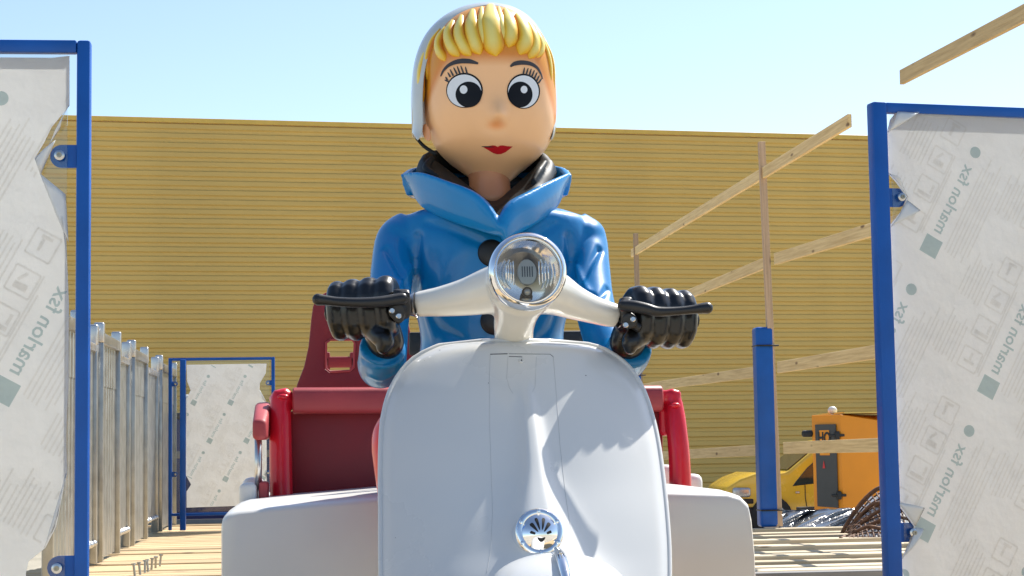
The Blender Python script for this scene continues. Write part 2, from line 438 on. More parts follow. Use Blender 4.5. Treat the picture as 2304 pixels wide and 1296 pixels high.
# one cladding course: trapezoidal profile (outwards, up)
prof = [(0.0, 0.0), (0.0, 0.055), (0.034, 0.082), (0.034, 0.165), (0.0, 0.19)]
V = []; F = []
for s in (0, LEN):
    for dpt, h in prof: V.append(wt*s + wn*dpt + np.array([0, 0, h]))
    for dpt, h in reversed(prof): V.append(wt*s - wn*0.002 + wn*(dpt-0.002) + np.array([0, 0, h]))
n = len(prof)*2
F = [(i, (i+1) % n, n+(i+1) % n, n+i) for i in range(n)]
rib_me = mesh('cladding_course', V, F, smooth=False); rib_me.materials.append(M['cladding'])
base_z = ztop-0.10-nr*pitch
for k in range(nr):
    o = bpy.data.objects.new('cladding_course', rib_me)
    link(o, wh); o.location = A0 + np.array([0, 0, base_z+k*pitch])
# core, eaves flashing
c = A0 + wt*LEN/2 - wn*6.2; rotw = np.column_stack([wt, -wn, [0, 0, 1]])
obj('wall_core', box((c[0], c[1], (GZ+ztop-0.15)/2), (LEN-0.1, 12.0, ztop-0.15-GZ), rotw), 'roofing', wh, smooth=False)
fc = A0 + wt*LEN/2 + wn*0.0
obj('eaves_flashing', rbox((fc[0], fc[1], ztop-0.048), (LEN, 0.10, 0.094), 0.006, 1, rotw), 'flashing', wh, smooth=False)
bc = A0 + wt*LEN/2 + wn*0.02
obj('plinth', box((bc[0], bc[1], (GZ+base_z)/2), (LEN, 0.06, base_z-GZ-0.002), rotw), 'grime', wh, smooth=False)

# ---------------------------------------------------------------- wooden deck (structure) with its planks
dk = []
for x in np.arange(-1.55, 6.3, 0.62): dk.append(box((x, 8.7 if x < 1.9 else 7.42, -0.14), (0.07, 12.2 if x < 1.9 else 9.6, 0.18)))
for x in (-1.5, 1.2, 3.9, 6.2):
    for y in ((2.8, 5.8, 8.8, 11.8, 14.5) if x < 1.9 else (2.8, 5.8, 8.8, 12.0)): dk.append(box((x, y, (GZ-0.23)/2), (0.09, 0.09, -0.23-GZ)))
dk.append(box((4.05, 7.4, -.262), (4.3, 9.7, .02)))  # added dark board under the slats, deepens the shade in their gaps
deck = obj('deck', join(*dk), 'beam', smooth=False)
tag(deck, 'wooden deck platform carrying the ride car, its framing beneath the planks', kind='structure')
pk = mesh('plank', *rbox((0, 0, -0.0175), (3.45, 0.138, 0.035), 0.004, 1), smooth=False); pk.materials.append(M['deckwood'])
y = 2.72; i = 0
while y < 14.85:
    o = bpy.data.objects.new('plank', pk); link(o, deck)
    o.location = (0.20+random.uniform(-.02, .02), y, -0.012+random.uniform(-.005, .006)); o.rotation_euler = (random.uniform(-.012, .012), 0, random.uniform(-.002, .002))
    y += 0.1385 + random.choice([0.004, 0.006, 0.006, 0.012])
pk2 = mesh('slat', *rbox((0, 0, -0.02), (4.2, 0.125, 0.04), 0.004, 1), smooth=False); pk2.materials.append(M['slatwood'])
y = 2.72
while y < 12.25:
    o = bpy.data.objects.new('slat', pk2); link(o, deck)
    o.location = (4.05+random.uniform(-.03, .03), y, -0.015+random.uniform(-.022, .022)); o.rotation_euler = (random.uniform(-.03, .03), random.uniform(-.002, .002), random.uniform(-.003, .003))
    y += 0.125 + random.choice([0.06, 0.08, 0.11, 0.13])
p = WZ(1870, 1291, 0.02)
eb = obj('edging_bar', rbox((p[0]+.25, p[1]-0.02, 0.012), (1.6, 0.07, 0.045), 0.006, 2), 'grime', smooth=False)
tag(eb, 'flat grey metal bar lying across the bright slats at the bottom right', 'metal bar')

# small bolts standing up in the deck, left foreground
bolt_px = [(303, 1292), (315, 1289), (326, 1284), (333, 1282), (341, 1279), (350, 1275), (360, 1270), (160, 1290), (147, 1293)]
bm_ = mesh('deck_bolt', *join(tube([(0, 0, -0.01), (0, 0, 0.045)], 0.006, 8), lathe([(0.0, .045), (.011, .045), (.011, .053), (0, .053)], (0, 0, 0), (0, 0, 1), 6, up=(1, 0, 0))), smooth=False)
bm_.materials.append(M['galv'])
for i, (bx, by) in enumerate(bolt_px):
    p = WZ(bx, by, 0.0)
    o = bpy.data.objects.new('deck_bolt', bm_); C.objects.link(o); o.location = (p[0], p[1], 0.0); o.rotation_euler = (0.1*random.uniform(-1, 1), 0.12*random.uniform(-1, 1), i)
    tag(o, 'small steel bolt sticking up from the planks at the lower left', 'bolt', 'bolts sticking up from the deck planks')

# ---------------------------------------------------------------- galvanised corrugated fence, left edge of the deck
FX = -1.255
def corrugated(y0, y1, z0, z1, pitch, amp, x):
    V = []; F = []; n = int(round((y1-y0)/pitch)); ys = []
    pr = [(0, 0), (0.06, 0), (0.10, amp*.45), (0.18, amp*.75), (.32, amp*.95), (0.53, amp), (.74, amp*.95), (.88, amp*.75), (.96, amp*.45)]
    for k in range(n):
        for a, d in pr: ys.append((y0+(k+a)*(y1-y0)/n, x+d))
    ys.append((y1, x))
    for yy, xx in ys: V += [(xx, yy, z0), (xx, yy, z1)]
    for yy, xx in ys: V += [(xx-0.003, yy, z0), (xx-0.003, yy, z1)]
    m = len(ys)
    for k in range(m-1):
        F.append((2*k, 2*k+2, 2*k+3, 2*k+1)); b = 2*m; F.append((b+2*k, b+2*k+1, b+2*k+3, b+2*k+2))
        F.append((2*k+1, 2*k+3, b+2*k+3, b+2*k+1))
    return V, F
def cap_post(t, x, y, w=0.05, top=1.29, z0=0.0, dx=0.05):
    obj('post', rbox((x, y, (z0+top-.11)/2), (dx, w*0.85, top-.11-z0), 0.006, 2), 'galv', t, sharp=35)
    obj('post_cap', rbox((x, y, top-.055), (dx*1.12, w*1.05, .11), 0.01, 3), 'galv2', t, sharp=40)
tall = [(8.05, 8.95), (9.80, 10.63), (11.40, 12.25), (13.28, 14.55)]
names = ['tall corrugated steel fence panel hidden mostly by the near left film panel',
         'nearest tall corrugated steel fence panel right of the near left film panel',
         'second tall corrugated steel fence panel along the left deck edge',
         'farthest tall corrugated steel fence panel beside the far film-covered frame']
for (a, b), lb in zip(tall, names):
    t = thing('fence_panel', lb, 'fence panel', (FX, (a+b)/2, 0), 'tall corrugated fence panels')
    obj('corrugated_sheet', corrugated(a+.03, b-.03, 0.012, 1.20, 0.105, 0.016, FX+0.014), 'galv', t, sharp=50)
    obj('top_rail', rbox((FX+.03, (a+b)/2, 1.205), (0.05, b-a-.05, 0.06), 0.006, 2), 'galv', t, sharp=35)
    obj('overlap_plate', corrugated(a+.03, b-.03, 0.95, 1.175, 0.105, 0.016, FX+0.018), 'galv', t, sharp=50)
    cap_post(t, FX+.03, a+.02); cap_post(t, FX+.03, b-.02)
low = [(8.95, 9.80), (10.63, 11.40), (12.25, 13.28)]
names = ['low set back steel barrier with raised foot behind the near left frame',
         'set back ribbed steel barrier between the nearest and second tall fence panels',
         'set back ribbed steel barrier between the second and farthest tall fence panels']
for (a, b), lb in zip(low, names):
    t = thing('barrier_panel', lb, 'barrier', (FX-.04, (a+b)/2, 0), 'set back ribbed barriers')
    obj('ribbed_sheet', corrugated(a+.03, b-.03, 0.115, 1.13, 0.06, 0.009, FX+0.010), 'galv', t, sharp=50)
    obj('top_rail', rbox((FX+.01, (a+b)/2, 1.145), (0.05, b-a-.04, 0.045), 0.008, 2), 'galv2', t, sharp=35)
    kn = obj('bottom_rail', tube([(FX+.01, a+.03, .105), (FX+.01, b-.03, .105)], 0.017, 10), 'galv2', t)
    for yy in np.linspace(a+.08, b-.12, 6):
        obj('knob', ellipsoid((FX+.022, yy, .108), (.022, .035, .02), 10, 8), 'galv2', kn)
    cap_post(t, FX+.012, b-.10, top=1.27, w=0.07, dx=.05); 

# ---------------------------------------------------------------- blue framed panels with printed masking film
fc_ = bpy.data.curves.new('t', 'FONT'); fc_.body = 'marlon fsx'; fc_.size = 1.0; fc_.resolution_u = 2; fc_.offset = 0.012
to = bpy.data.objects.new('tmp', fc_); C.objects.link(to)
dg = bpy.context.evaluated_depsgraph_get(); tm = bpy.data.meshes.new_from_object(to.evaluated_get(dg)); bpy.data.objects.remove(to)
tm.calc_loop_triangles()
TXV = np.array([v.co[:2] for v in tm.vertices]); TXF = [tuple(t.vertices) for t in tm.loop_triangles]
TXV = TXV - np.array([TXV[:, 0].min(), 0]); TXS = 0.158/TXV[:, 0].max()

def in_poly(pts, poly):
    pts = np.asarray(pts); ins = np.zeros(len(pts), bool); n = len(poly)
    for i in range(n):
        (x0, y0), (x1, y1) = poly[i], poly[(i+1) % n]
        if y0 == y1: continue
        c = ((y0 > pts[:, 1]) != (y1 > pts[:, 1])) & (pts[:, 0] < (x1-x0)*(pts[:, 1]-y0)/(y1-y0)+x0)
        ins ^= c
    return ins

def film_prints(poly, off, org, flip):
    """2D geometry (u,v) of the repeated print, clipped to the film outline."""
    th = R(61); d = np.array([math.cos(th), math.sin(th)]); q = np.array([d[1], -d[0]])   # q: to lower right of text
    v1 = np.array([.117, -.285]); v2 = np.array([-.155, -.282])
    LV, LF, FV, FF = [], [], [], []; items = []
    def add(V_, F_, pts, fcs):
        pts = np.asarray(pts); ok = in_poly(pts, poly)
        b = len(V_)
        keep = [f for f in fcs if all(ok[list(f)])]
        if keep: V_.extend(pts.tolist()); F_.extend([tuple(i+b for i in f) for f in keep])
    def quad(V_, F_, c, a, bb, n=1):
        for k in range(n):
            c0 = c + a*(k/n*2-1+1/n)
            aa = a/n
            add(V_, F_, [c0-aa-bb, c0+aa-bb, c0+aa+bb, c0-aa+bb], [(0, 1, 2, 3)])
    r2 = np.random.default_rng(3)
    for i in range(-7, 8):
        for j in range(-7, 8):
            o = org + v1*i + v2*j
            if not (-0.3 < o[0] < 1.05 and -.3 < o[1] < 1.6): continue
            LV, LF = [], []; items.append(('printed_square', LV, LF)); quad(LV, LF, o, d*.0195, q*.0195, 6)
            LV, LF = [], []; items.append(('printed_dot', LV, LF))
            cc = o + d*.222; k = 16
            for s_ in range(k):
                a0, a1 = 2*math.pi*s_/k, 2*math.pi*(s_+1)/k
                add(LV, LF, [cc, cc+.012*np.array([math.cos(a0), math.sin(a0)]), cc+.012*np.array([math.cos(a1), math.sin(a1)])], [(0, 1, 2)])
            LV, LF = [], []; items.append(('printed_lettering', LV, LF))
            tp = o + d*.032 + q*(-.009)
            # mirrored lettering: seen from the back of the film
            pts = tp[None, :] + (TXV[:, :1]*TXS)*d[None, :] + (TXV[:, 1:]*TXS)*q[None, :]
            add(LV, LF, pts, TXF)
            # pictogram row, left of the lettering
            for kk, al in enumerate((0.235, .168, .10, .03)):
                ic = o + d*al - q*.062 
                s1 = .022
                for sg in (-1, 1):
                    quad(FV, FF, ic + d*s1*sg, q*s1, d*.0017, 3); quad(FV, FF, ic + q*s1*sg, d*s1*0.95, q*.0017, 3)
                if kk == 0: quad(FV, FF, ic-q*.004, q*.003, d*.011); quad(FV, FF, ic+d*.0145, q*.010, d*.003)
                if kk == 1: quad(FV, FF, ic+d*.008-q*.004, (d*.8+q*.5)*.010, (q*.8-d*.5)*.003); quad(FV, FF, ic-d*.008, q*.012, d*.006, 2)
                if kk == 2: quad(FV, FF, ic-d*.0125, q*.016, d*.004, 2); quad(FV, FF, ic+q*.012+d*.004, d*.010, q*.003)
                if kk == 3: quad(FV, FF, ic-d*.006, q*.012, d*.003); quad(FV, FF, ic+d*.006, d*.008, q*.003)
            # paragraphs of small print
            for kk in range(9):
                l0 = r2.uniform(.0, .02); l1 = r2.uniform(.16, .235)
                c0 = o + d*(l0+l1)/2 - q*(.030+.0058*(kk % 2)) if kk < 2 else o + d*(l0+l1)/2 + q*(.030+.0085*(kk-2))
                quad(FV, FF, c0, d*(l1-l0)/2, q*.0016, 14)
            for kk in range(7):
                l0 = r2.uniform(.0, .015); l1 = r2.uniform(.07, .11)
                c0 = o + d*(l0+l1)/2 - q*(.096+.0085*kk); quad(FV, FF, c0, d*(l1-l0)/2, q*.0016, 8)
                c0 = o + d*(.13+(l0+l1)/2) - q*(.096+.0085*kk); quad(FV, FF, c0, d*(l1-l0)/2, q*.0016, 8)
    return [it for it in items if it[1]], (FV, FF)

PANEL_W = 0.76
def panel(label, loc, ang, film, org, tube_w=0.028, curls=(), flip=1, post=None, both_lugs=True, far=False):
    """local: u to +x (or -x when flip=-1) from the hinge post, z up; film front at y=-0.004"""
    t = thing('film_covered_panel', label, 'panel', loc, 'film-covered blue framed panels', local=True, rotz=ang)
    z0, z1 = 0.114, 1.275; w_ = tube_w
    def L(u, z, y=0.0): return (flip*u, y, z)
    fr = bevel_vf(box(L(0, z1/2), (w_, w_, z1)), 0.005, 2)
    obj('post', fr, 'bluepaint', t, sharp=35)
    obj('post', bevel_vf(box(L(PANEL_W, z1/2), (w_, w_, z1)), 0.005, 2), 'bluepaint', t, sharp=35)
    for zz in (z1-0.0105, z0):
        obj('rail', bevel_vf(box(L(PANEL_W/2, zz), (PANEL_W-w_-.001, 0.021, 0.021)), 0.003, 2), 'bluepaint', t, sharp=35)
    for zz in (1.082, 0.412):
        for u, sg in ((w_/2, 1), (PANEL_W-w_/2, -1)):
            pl = [(u, zz-.019), (u+sg*.024, zz-.019)] + [(u+sg*(.024+.019*math.sin(a)), zz-.019*math.cos(a)) for a in np.linspace(.2, math.pi-.2, 9)] + [(u+sg*.024, zz+.019), (u, zz+.019)]
            lug = obj('fixing_lug', prism([L(a, b, -0.0022) for a, b in pl], (0, 0.004, 0)), 'bluepaint', t, smooth=False)
            bu = u+sg*.026
            obj('washer', lathe([(0, -.0005), (.0085, -.0005), (.0085, -.003), (.005, -.0045), (0.0, -.0045)], L(bu, zz, -.012), (0, 1, 0), 14), 'steel', lug, sharp=30)
            obj('screw', lathe([(0, .0), (.0045, .0), (.0045, -.004), (.002, -.004), (.002, -.002), (0, -.002)], L(bu, zz, -.0165), (0, 1, 0), 10), 'bulb', lug, sharp=30)
    cs = [(0.026, .132), (.734, .132), (.734, 1.252), (.026, 1.252)]
    obj('clear_sheet', prism([L(a, b, -0.0065) for a, b in cs], (0, 0.004, 0)), 'acrylic', t, smooth=False)
    fm = obj('masking_film', prism([L(a, b, -0.0085) for a, b in film], (0, 0.0012, 0)), 'film', t, smooth=False)
    logo, fine = film_prints([(flip*a, b) for a, b in film], 0, np.array(org), flip)
    if flip == -1:
        pass
    for nm_, lv_, lf_ in logo: obj(nm_, ([(a, -.0092, b) for a, b in lv_], lf_), 'print', fm, smooth=False)
    if fine[0]: tag(obj('printed_lines', ([(a, -.00895, b) for a, b in fine[0]], fine[1]), 'fineprint', fm, smooth=False), kind='stuff')
    for cu in curls:      # torn, curled-over film flaps: triangular bent patches standing off the sheet
        a, b, c_ = [np.array(L(x[0], x[1], -0.0095)) for x in cu]
        V = []; n = 6; idx = {}
        for i in range(n+1):
            for j in range(n+1-i):
                s, q_ = i/n, j/n
                pt = a*(1-s-q_)+b*s+c_*q_
                pt[1] -= 0.018*math.sin(math.pi*min(1, s+q_)*0.9)*(0.4+0.6*q_) + 0.0015
                idx[(i, j)] = len(V); V.append(pt)
        F = []
        for i in range(n):
            for j in range(n-i):
                F.append((idx[(i, j)], idx[(i+1, j)], idx[(i, j+1)]))
                if i+j < n-1: F.append((idx[(i+1, j)], idx[(i+1, j+1)], idx[(i, j+1)]))
        obj('film_curl', (V, F), 'filmcurl', fm, solid=0.0008)
    return t

# near left panel (post on its right edge; panel extends to the left)
YL = 2.955
def pl_left(px, py):
    p = WY(px, py, YL); return p
pL = pl_left(187, 640)
def uL(px, py):
    p = pl_left(px, py); return (pL[0]-p[0], p[2])
film_px = [(158, 128), (158, 240), (118, 288), (100, 325), (80, 358), (92, 392), (112, 432), (150, 522), (157, 690), (156, 860), (150, 985), (153, 1060), (128, 1185), (104, 1232), (66, 1262), (60, 1290)]
fl = [uL(*q_) for q_ in film_px] + [(.06, .15), (.72, .15), (.72, 1.245), (.05, 1.245)]
curL = [[uL(158, 240), uL(112, 330), uL(138, 292)], [uL(80, 358), uL(128, 318), uL(96, 395)], [uL(92, 392), uL(150, 440), uL(157, 548)],
        [uL(140, 470), uL(156, 620), uL(148, 520)], [uL(128, 1180), uL(152, 1065), uL(104, 1232)]]
so_ = pl_left(12, 880)
panel('near left blue framed panel with torn white printed film cut off by the photo edge', (pL[0], YL, 0), 0.0, fl, (so_[0]-pL[0], so_[2]), 0.0225, curL, flip=-1)

# near right panel (post on its left edge; panel extends to the right, turned a little)
aR = R(9.0); tR = np.array([math.cos(aR), math.sin(aR), 0]); nR = np.array([-math.sin(aR), math.cos(aR), 0])
pR = W(1990, 760, 3.555)
def plR(px, py):
    k = ray(px, py); s = np.dot(pR-CAM, nR)/np.dot(k, nR); return CAM+k*s
def uR(px, py):
    p = plR(px, py); return (float(np.dot(p-pR, tR)), p[2])
film_px = [(2012, 254), (1998, 272), (1992, 300), (1994, 392), (2012, 412), (2036, 446), (2022, 478), (1998, 508), (1999, 700), (2001, 900), (2006, 1080), (2014, 1132), (2052, 1184), (2040, 1222), (2022, 1262), (2020, 1290)]
fr_ = [uR(*q_) for q_ in film_px] + [(.04, .15), (.72, .15), (.72, 1.245)]
curR = [[uR(1994, 392), uR(2036, 446), uR(2018, 408)], [uR(1998, 512), uR(2034, 452), uR(2062, 476)], [uR(1992, 300), uR(2012, 254), uR(2060, 256)],
        [uR(2010, 1128), uR(2052, 1184), uR(2072, 1142)], [uR(2020, 1262), uR(2054, 1186), uR(2070, 1190)]]
panel('near right blue framed panel with torn white printed film cut off by the photo edge', (pR[0], pR[1], 0), aR, fr_, uR(2090, 555), 0.032, curR, flip=1)

# far panel with separate support post in front
YF = 13.45
pF = WY(383, 980, YF)
def uF(px, py):
    p = WY(px, py, YF); return (p[0]-pF[0], p[2])
film_px = [(420, 821), (600, 818), (598, 840), (585, 862), (584, 876), (598, 905), (600, 1000), (600, 1060), (600, 1120), (600, 1136), (420, 1142), (420, 1106), (430, 1090), (418, 1068), (419, 960), (420, 898), (429, 878), (421, 858)]
ff = [uF(*q_) for q_ in film_px]
curF = [[uF(598, 838), uF(578, 872), uF(586, 858)], [uF(584, 876), uF(600, 905), uF(592, 900)]]
far = panel('distant blue framed panel with printed film at the end of the steel fence', (pF[0], YF, 0), 0.0, ff, uF(436, 906), 0.026, curF, flip=1)
sp = WY(410, 1183, YF-.12)
far_post = obj('support_post', rbox((sp[0]-pF[0], -0.055, 0.63), (0.042, 0.05, 1.26), 0.006, 2), 'bluepaint', None, sharp=35)
far_post.parent = far

# navy box stored behind the far panel
a = WY(392, 1166, 15.1); b_ = WY(640, 925, 15.1)
nb = thing('storage_box', 'navy blue storage box standing behind the distant film panel', 'box', ((a[0]+b_[0])/2, 15.5, 0))
obj('body', rbox(((a[0]+b_[0])/2, 15.5, 0.42+.01), (b_[0]-a[0], .8, .84), 0.02, 2), 'navy', nb, sharp=35)
obj('band', rbox(((a[0]+b_[0])/2, 15.5, 0.55), (b_[0]-a[0]+.02, .82, .06), 0.006, 2), 'grime', nb, sharp=35)
obj('lid', rbox(((a[0]+b_[0])/2, 15.5, 0.875), (b_[0]-a[0]+.03, .83, .05), 0.015, 2), 'black', nb, sharp=35)
jr = obj('jerry_can', rbox((a[0]+.12, 15.35, 0.98), (.16, .3, .15), 0.03, 3), 'white2', None, sharp=40)
tag(jr, 'small white can lying on the navy box behind the distant panel', 'can')
dkx = []
for yy in np.arange(14.95, 16.4, .1445): dkx.append(rbox((0.2, yy, -.03), (3.4, .138, .035), .003, 1))

# ---------------------------------------------------------------- right side: blue posts, studs and rails
RX = 3.06
def blue_post(p, label):
    t = thing('blue_post', label, 'post', (p[0], p[1], 0), 'square blue posts')
    obj('shaft', rbox((p[0], p[1], 0.69), (0.128, 0.13, 1.38), 0.02, 3), 'bluepost', t, sharp=40)
    for zz in (1.25, 0.115):
        V, F = rbox(((p[0]-.067+RX+.062)/2, p[1]-.01, zz), (RX+.062-p[0]+.067, 0.15, 0.010), 0.003, 1)
        bx = obj('cable_tie', (V, F), 'black', t, smooth=False)
    return t
s1 = WX(1740, 1195, RX); s1Y = s1[1]
bp1 = WY(1730, 1197, s1Y); blue_post((bp1[0]-.0, s1Y+.02), 'tall square blue post on the slats right of the ride car')
s2 = WX(1436, 800, RX); s2Y = s2[1]
b2 = WY(1428, 820, s2Y); 
dpad = obj('pad_stone', rbox((b2[0]+.05, s2Y, (GZ-.002)/2), (0.9, 0.9, -GZ-.004), .02, 1), 'grime', smooth=False)
tag(dpad, 'grey concrete base block behind the deck under the farther blue post', 'concrete block')
blue_post((b2[0], s2Y+.02), 'farther square blue post showing beside the white scooter shield')
def stud(x, y, z0, z1, label, lean=0.0):
    s = obj('timber_stud', rbox((0, 0, (z1-z0)/2), (0.045, 0.045, z1-z0), 0.002, 1), 'studwood', smooth=False)
    s.location = (x, y, z0); s.rotation_euler = (0, lean, 0); tag(s, label, 'timber stud', 'upright timber studs'); return s
z1 = WX(1716, 320, RX)[2]
stud(RX+.035, s1Y-.02, 0.004, z1, 'upright timber stud tied to the nearer blue post', R(-1.0))
z2 = WX(1430, 526, RX)[2]
stud(RX+.02, s2Y-.02, 0.004, z2, 'upright timber stud by the farther blue post, partly behind the glove', R(-0.5))
stud(RX+.035, 7.15, 0.004, 2.75, 'upright timber stud outside the photo to the right')
def rail(pa, pb, label, hh=0.078, th=0.024, ext=0.0):
    A = WX(*pa, RX-0.005); B = WX(*pb, RX-0.005)
    d = B-A; L_ = np.linalg.norm(d); ang = math.atan2(d[2], math.hypot(d[0], d[1])); 
    s = obj('timber_rail', rbox((0, L_/2, 0), (th, L_, hh), 0.002, 1), 'railwood', smooth=False)
    s.location = A; yawr = math.atan2(-(B-A)[0], (B-A)[1])
    s.rotation_euler = (ang, 0, yawr); tag(s, label, 'timber rail', 'horizontal timber rails'); return s
rail((1912, 271), (1422, 570), 'topmost timber rail whose sawn end shows against the sky')
rail((2304+120, -32), (2029, 174), 'short timber rail in the sky at the upper right corner')
rail((1965+60, 498), (1745, 583), 'second highest timber rail, right of the tall stud')
rail((1722, 592), (1438, 708), 'second highest timber rail, left of the tall stud above the glove')
rail((1965+60, 783), (1752, 827), 'third highest timber rail, right of the nearer blue post')
rail((1722, 834), (1436, 874), 'third highest timber rail, left of the nearer blue post')
rail((1965+60, 1000), (1766, 1008), 'lowest timber rail crossing in front of the orange cabin')
rail((1722, 1012), (1440, 1028), 'lowest timber rail, between the red armrest and the blue post')

# ---------------------------------------------------------------- orange cabin trailer and yellow van behind
DK = 24.0
def K(px, py, d=DK): return W(px, py, d)
kc = K(1860, 1145); 
kk = thing('cabin_trailer', 'orange cabin with grey door behind the lowest timber rail', 'cabin', (kc[0], kc[1], GZ))
left = K(1828, 1000); cor = K(1893, 1000, DK-0.3)
lx, ly = left[0], left[1]; cx_, cy_ = cor[0], cor[1]
u_ = np.array([cx_-lx, cy_-ly, 0]); u_ /= np.linalg.norm(u_)
rgt = np.array([lx+u_[0]*1.35, ly+u_[1]*1.35, 0])
v_ = np.array([-u_[1], u_[0], 0])
zt = K(1828, 934)[2]; zb = K(1860, 1146)[2]
q0 = np.array([lx, ly, 0]); q1 = np.array([cx_, cy_, 0])
r_ = np.array([math.cos(R(12)), math.sin(R(12)), 0]); q2 = q1 + r_*1.35; q3 = q0 + r_*1.35 + (q1-q0)*0 + np.array([0, .6, 0])
q3 = q2 + np.array([-.25, 1.1, 0]); q4 = q0 + np.array([.42, 1.2, 0])
zr = zt-0.20
fp = [q0, q1, q2, q3, q4]
Vb = [p+np.array([0, 0, zb]) for p in fp] + [q0+np.array([0, 0, zt]), q1+np.array([0, 0, zt]), q2+np.array([0, 0, zr]), q3+np.array([0, 0, zt]), q4+np.array([0, 0, zt])]
obj('cabin_body', bevel_vf((Vb, [(0, 1, 2, 3, 4), (5, 6, 7, 8, 9)] + [(i, (i+1) % 5, 5+(i+1) % 5, 5+i) for i in range(5)]), 0.012, 2), 'kiosk', kk, sharp=30)
rf = [q1+np.array([0, 0, zt+.012])+r_*.06, q2+np.array([0, 0, zt+.014]), q3+np.array([0, 0, zt+.014]), q4+np.array([0, 0, zt+.012])]
obj('roof', prism(rf, (0, 0, .02)), 'kioskroof', kk, smooth=False)
nn = np.array([u_[1], -u_[0], 0])
def on_left(s, z, off=0.01):
    p = q0 + (q1-q0)*s + nn*off; return np.array([p[0], p[1], z])
def kz(py): return K(1860, py)[2]
obj('door', prism([on_left(.15, kz(1138)), on_left(.86, kz(1141)), on_left(.86, kz(955)), on_left(.15, kz(955))], nn*.02), 'greydoor', kk, smooth=False)
dr = [c for c in kk.children if c.name.startswith('door')][0]
nt_ = obj('door_notice', prism([on_left(.30, kz(1024), .032), on_left(.64, kz(1024), .032), on_left(.64, kz(968), .032), on_left(.30, kz(968), .032)], nn*.004), 'kiosk', dr, smooth=False)
hc = bpy.data.curves.new('t', 'FONT'); hc.body = 'HQ'; hc.size = 0.2; hc.extrude = 0.002; hc.offset = 0.006; hc.align_x = 'CENTER'
to = bpy.data.objects.new('tmp', hc); C.objects.link(to); dg = bpy.context.evaluated_depsgraph_get()
hm = bpy.data.meshes.new_from_object(to.evaluated_get(dg)); bpy.data.objects.remove(to)
bc0 = on_left(.47, kz(996), .042)
hv = [bc0 + u_*v.co.x*0.62 + np.array([0, 0, 1])*v.co.y + nn*v.co.z for v in hm.vertices]
# the notice lettering sits directly on the door sheet
obj('notice_lettering', (hv, [tuple(p.vertices) for p in hm.polygons]), 'black', dr, smooth=False)
obj('sticker', prism([on_left(.38, kz(1053), .033), on_left(.47, kz(1053), .033), on_left(.425, kz(1036), .033)], nn*.004), 'redsticker', dr, smooth=False)
for pz in (980, 1113):
    p = on_left(.93, kz(pz), .05)
    obj('latch', join(rbox(p, (.2, .04, .035), .008, 2), rbox(p+np.array([0, 0, 0]), (.06, .06, .11), .01, 2)), 'black', dr, sharp=35)
p = q1 + r_*.95; 
obj('lock', rbox((p[0], p[1]-.02, kz(1064)), (.07, .05, .05), .01, 2), 'black', kk, sharp=35)
p = on_left(-.12, kz(975), .02)
obj('side_hook', rbox(p, (.17, .08, .09), .03, 2), 'black', kk, sharp=40)
p = K(1873, 925, DK+.4)
lm = obj('roof_lamp', join(ellipsoid((p[0], p[1], p[2]+.01), (.066, .05, .056), 18, 12), tube([(p[0], p[1], zt+.0), (p[0], p[1], p[2]-.03)], .02, 8)), 'white2', kk)
for dx in (.35, 1.1):
    p = q0+r_*dx+np.array([0, .25, 0])
    obj('wheel', lathe([(0, -.08), (.2, -.08), (.26, -.05), (.26, .05), (.2, .08), (0, .08)], (p[0], p[1]+.1, GZ+.262), (0, 1, 0), 20), 'tyre', kk, sharp=35)
obj('chassis', rbox(((q0+r_*.65)[0], (q0+r_*.65)[1]+.5, (GZ+.26+zb)/2), (1.2, .9, zb-GZ-.26+.004), .01, 1), 'dark', kk, smooth=False)

DV = 27.0
vp = W(1800, 1145, DV)
van = thing('yellow_van', 'yellow van with sloping windscreen parked behind the orange cabin', 'van', (vp[0], vp[1], GZ))
def V2(px, py): return W(px, py, DV)
side = [(1632, 1190), (1628, 1120), (1634, 1098), (1665, 1078), (1700, 1065), (1745, 1066), (1772, 1062), (1838, 1006), (1875, 990), (2010, 985), (2080, 990), (2085, 1190)]
back = np.array([0.10, 1.75, 0])
obj('body', bevel_vf(prism([V2(*q_) for q_ in side], back), 0.05, 3, 25), 'vanpaint', van, sharp=40)
off = np.array([0, -.012, 0])
sw = [(1783, 1094), (1790, 1084), (1815, 1053), (1834, 1036), (1900, 1034), (1900, 1087), (1834, 1088)]
obj('side_window', bevel_vf(prism([V2(*q_)+off for q_ in sw], (0, .02, 0)), .006, 1), 'vanglass', van, smooth=False)
ws0, ws1 = V2(1776, 1058), V2(1836, 1008)
wn_ = np.cross(ws1-ws0, back); wn_ /= np.linalg.norm(wn_); wn_ = wn_ if wn_[2] > 0 else -wn_
obj('windscreen', prism([ws0+back*.06+wn_*.004, ws0+back*.94+wn_*.004, ws1+back*.94+wn_*.004, ws1+back*.06+wn_*.004], wn_*.012), 'vanglass', van, smooth=False)
obj('headlight', rbox(V2(1668, 1108)+np.array([0, 0, 0]), (.28, .12, .15), .04, 3), 'silverfoil', van, sharp=40)
obj('bumper', rbox(V2(1690, 1165)+np.array([-.1, .6, 0]), (.75, 1.4, .32), .06, 3), 'dark', van, sharp=40)
obj('grille', rbox(V2(1672, 1128)+np.array([0, .03, 0]), (.32, .12, .08), .02, 2), 'black', van, sharp=40)
obj('door_seam', tube([V2(1811, 1091)+off*.6, V2(1812, 1120)+off*.6, V2(1816, 1146)+off*.6], .006, 6), 'black', van)
obj('door_handle', rbox(V2(1794, 1108)+off, (.06, .03, .03), .01, 2), 'brushed', van)
obj('mirror', rbox(V2(1846, 1046)+np.array([0, -.12, 0]), (.16, .12, .2), .04, 3), 'black', van, sharp=40)
obj('wiper', tube([V2(1690, 1071)+np.array([.1, .3, .02]), V2(1760, 1063)+np.array([0, .9, .03])], .012, 6), 'black', van)
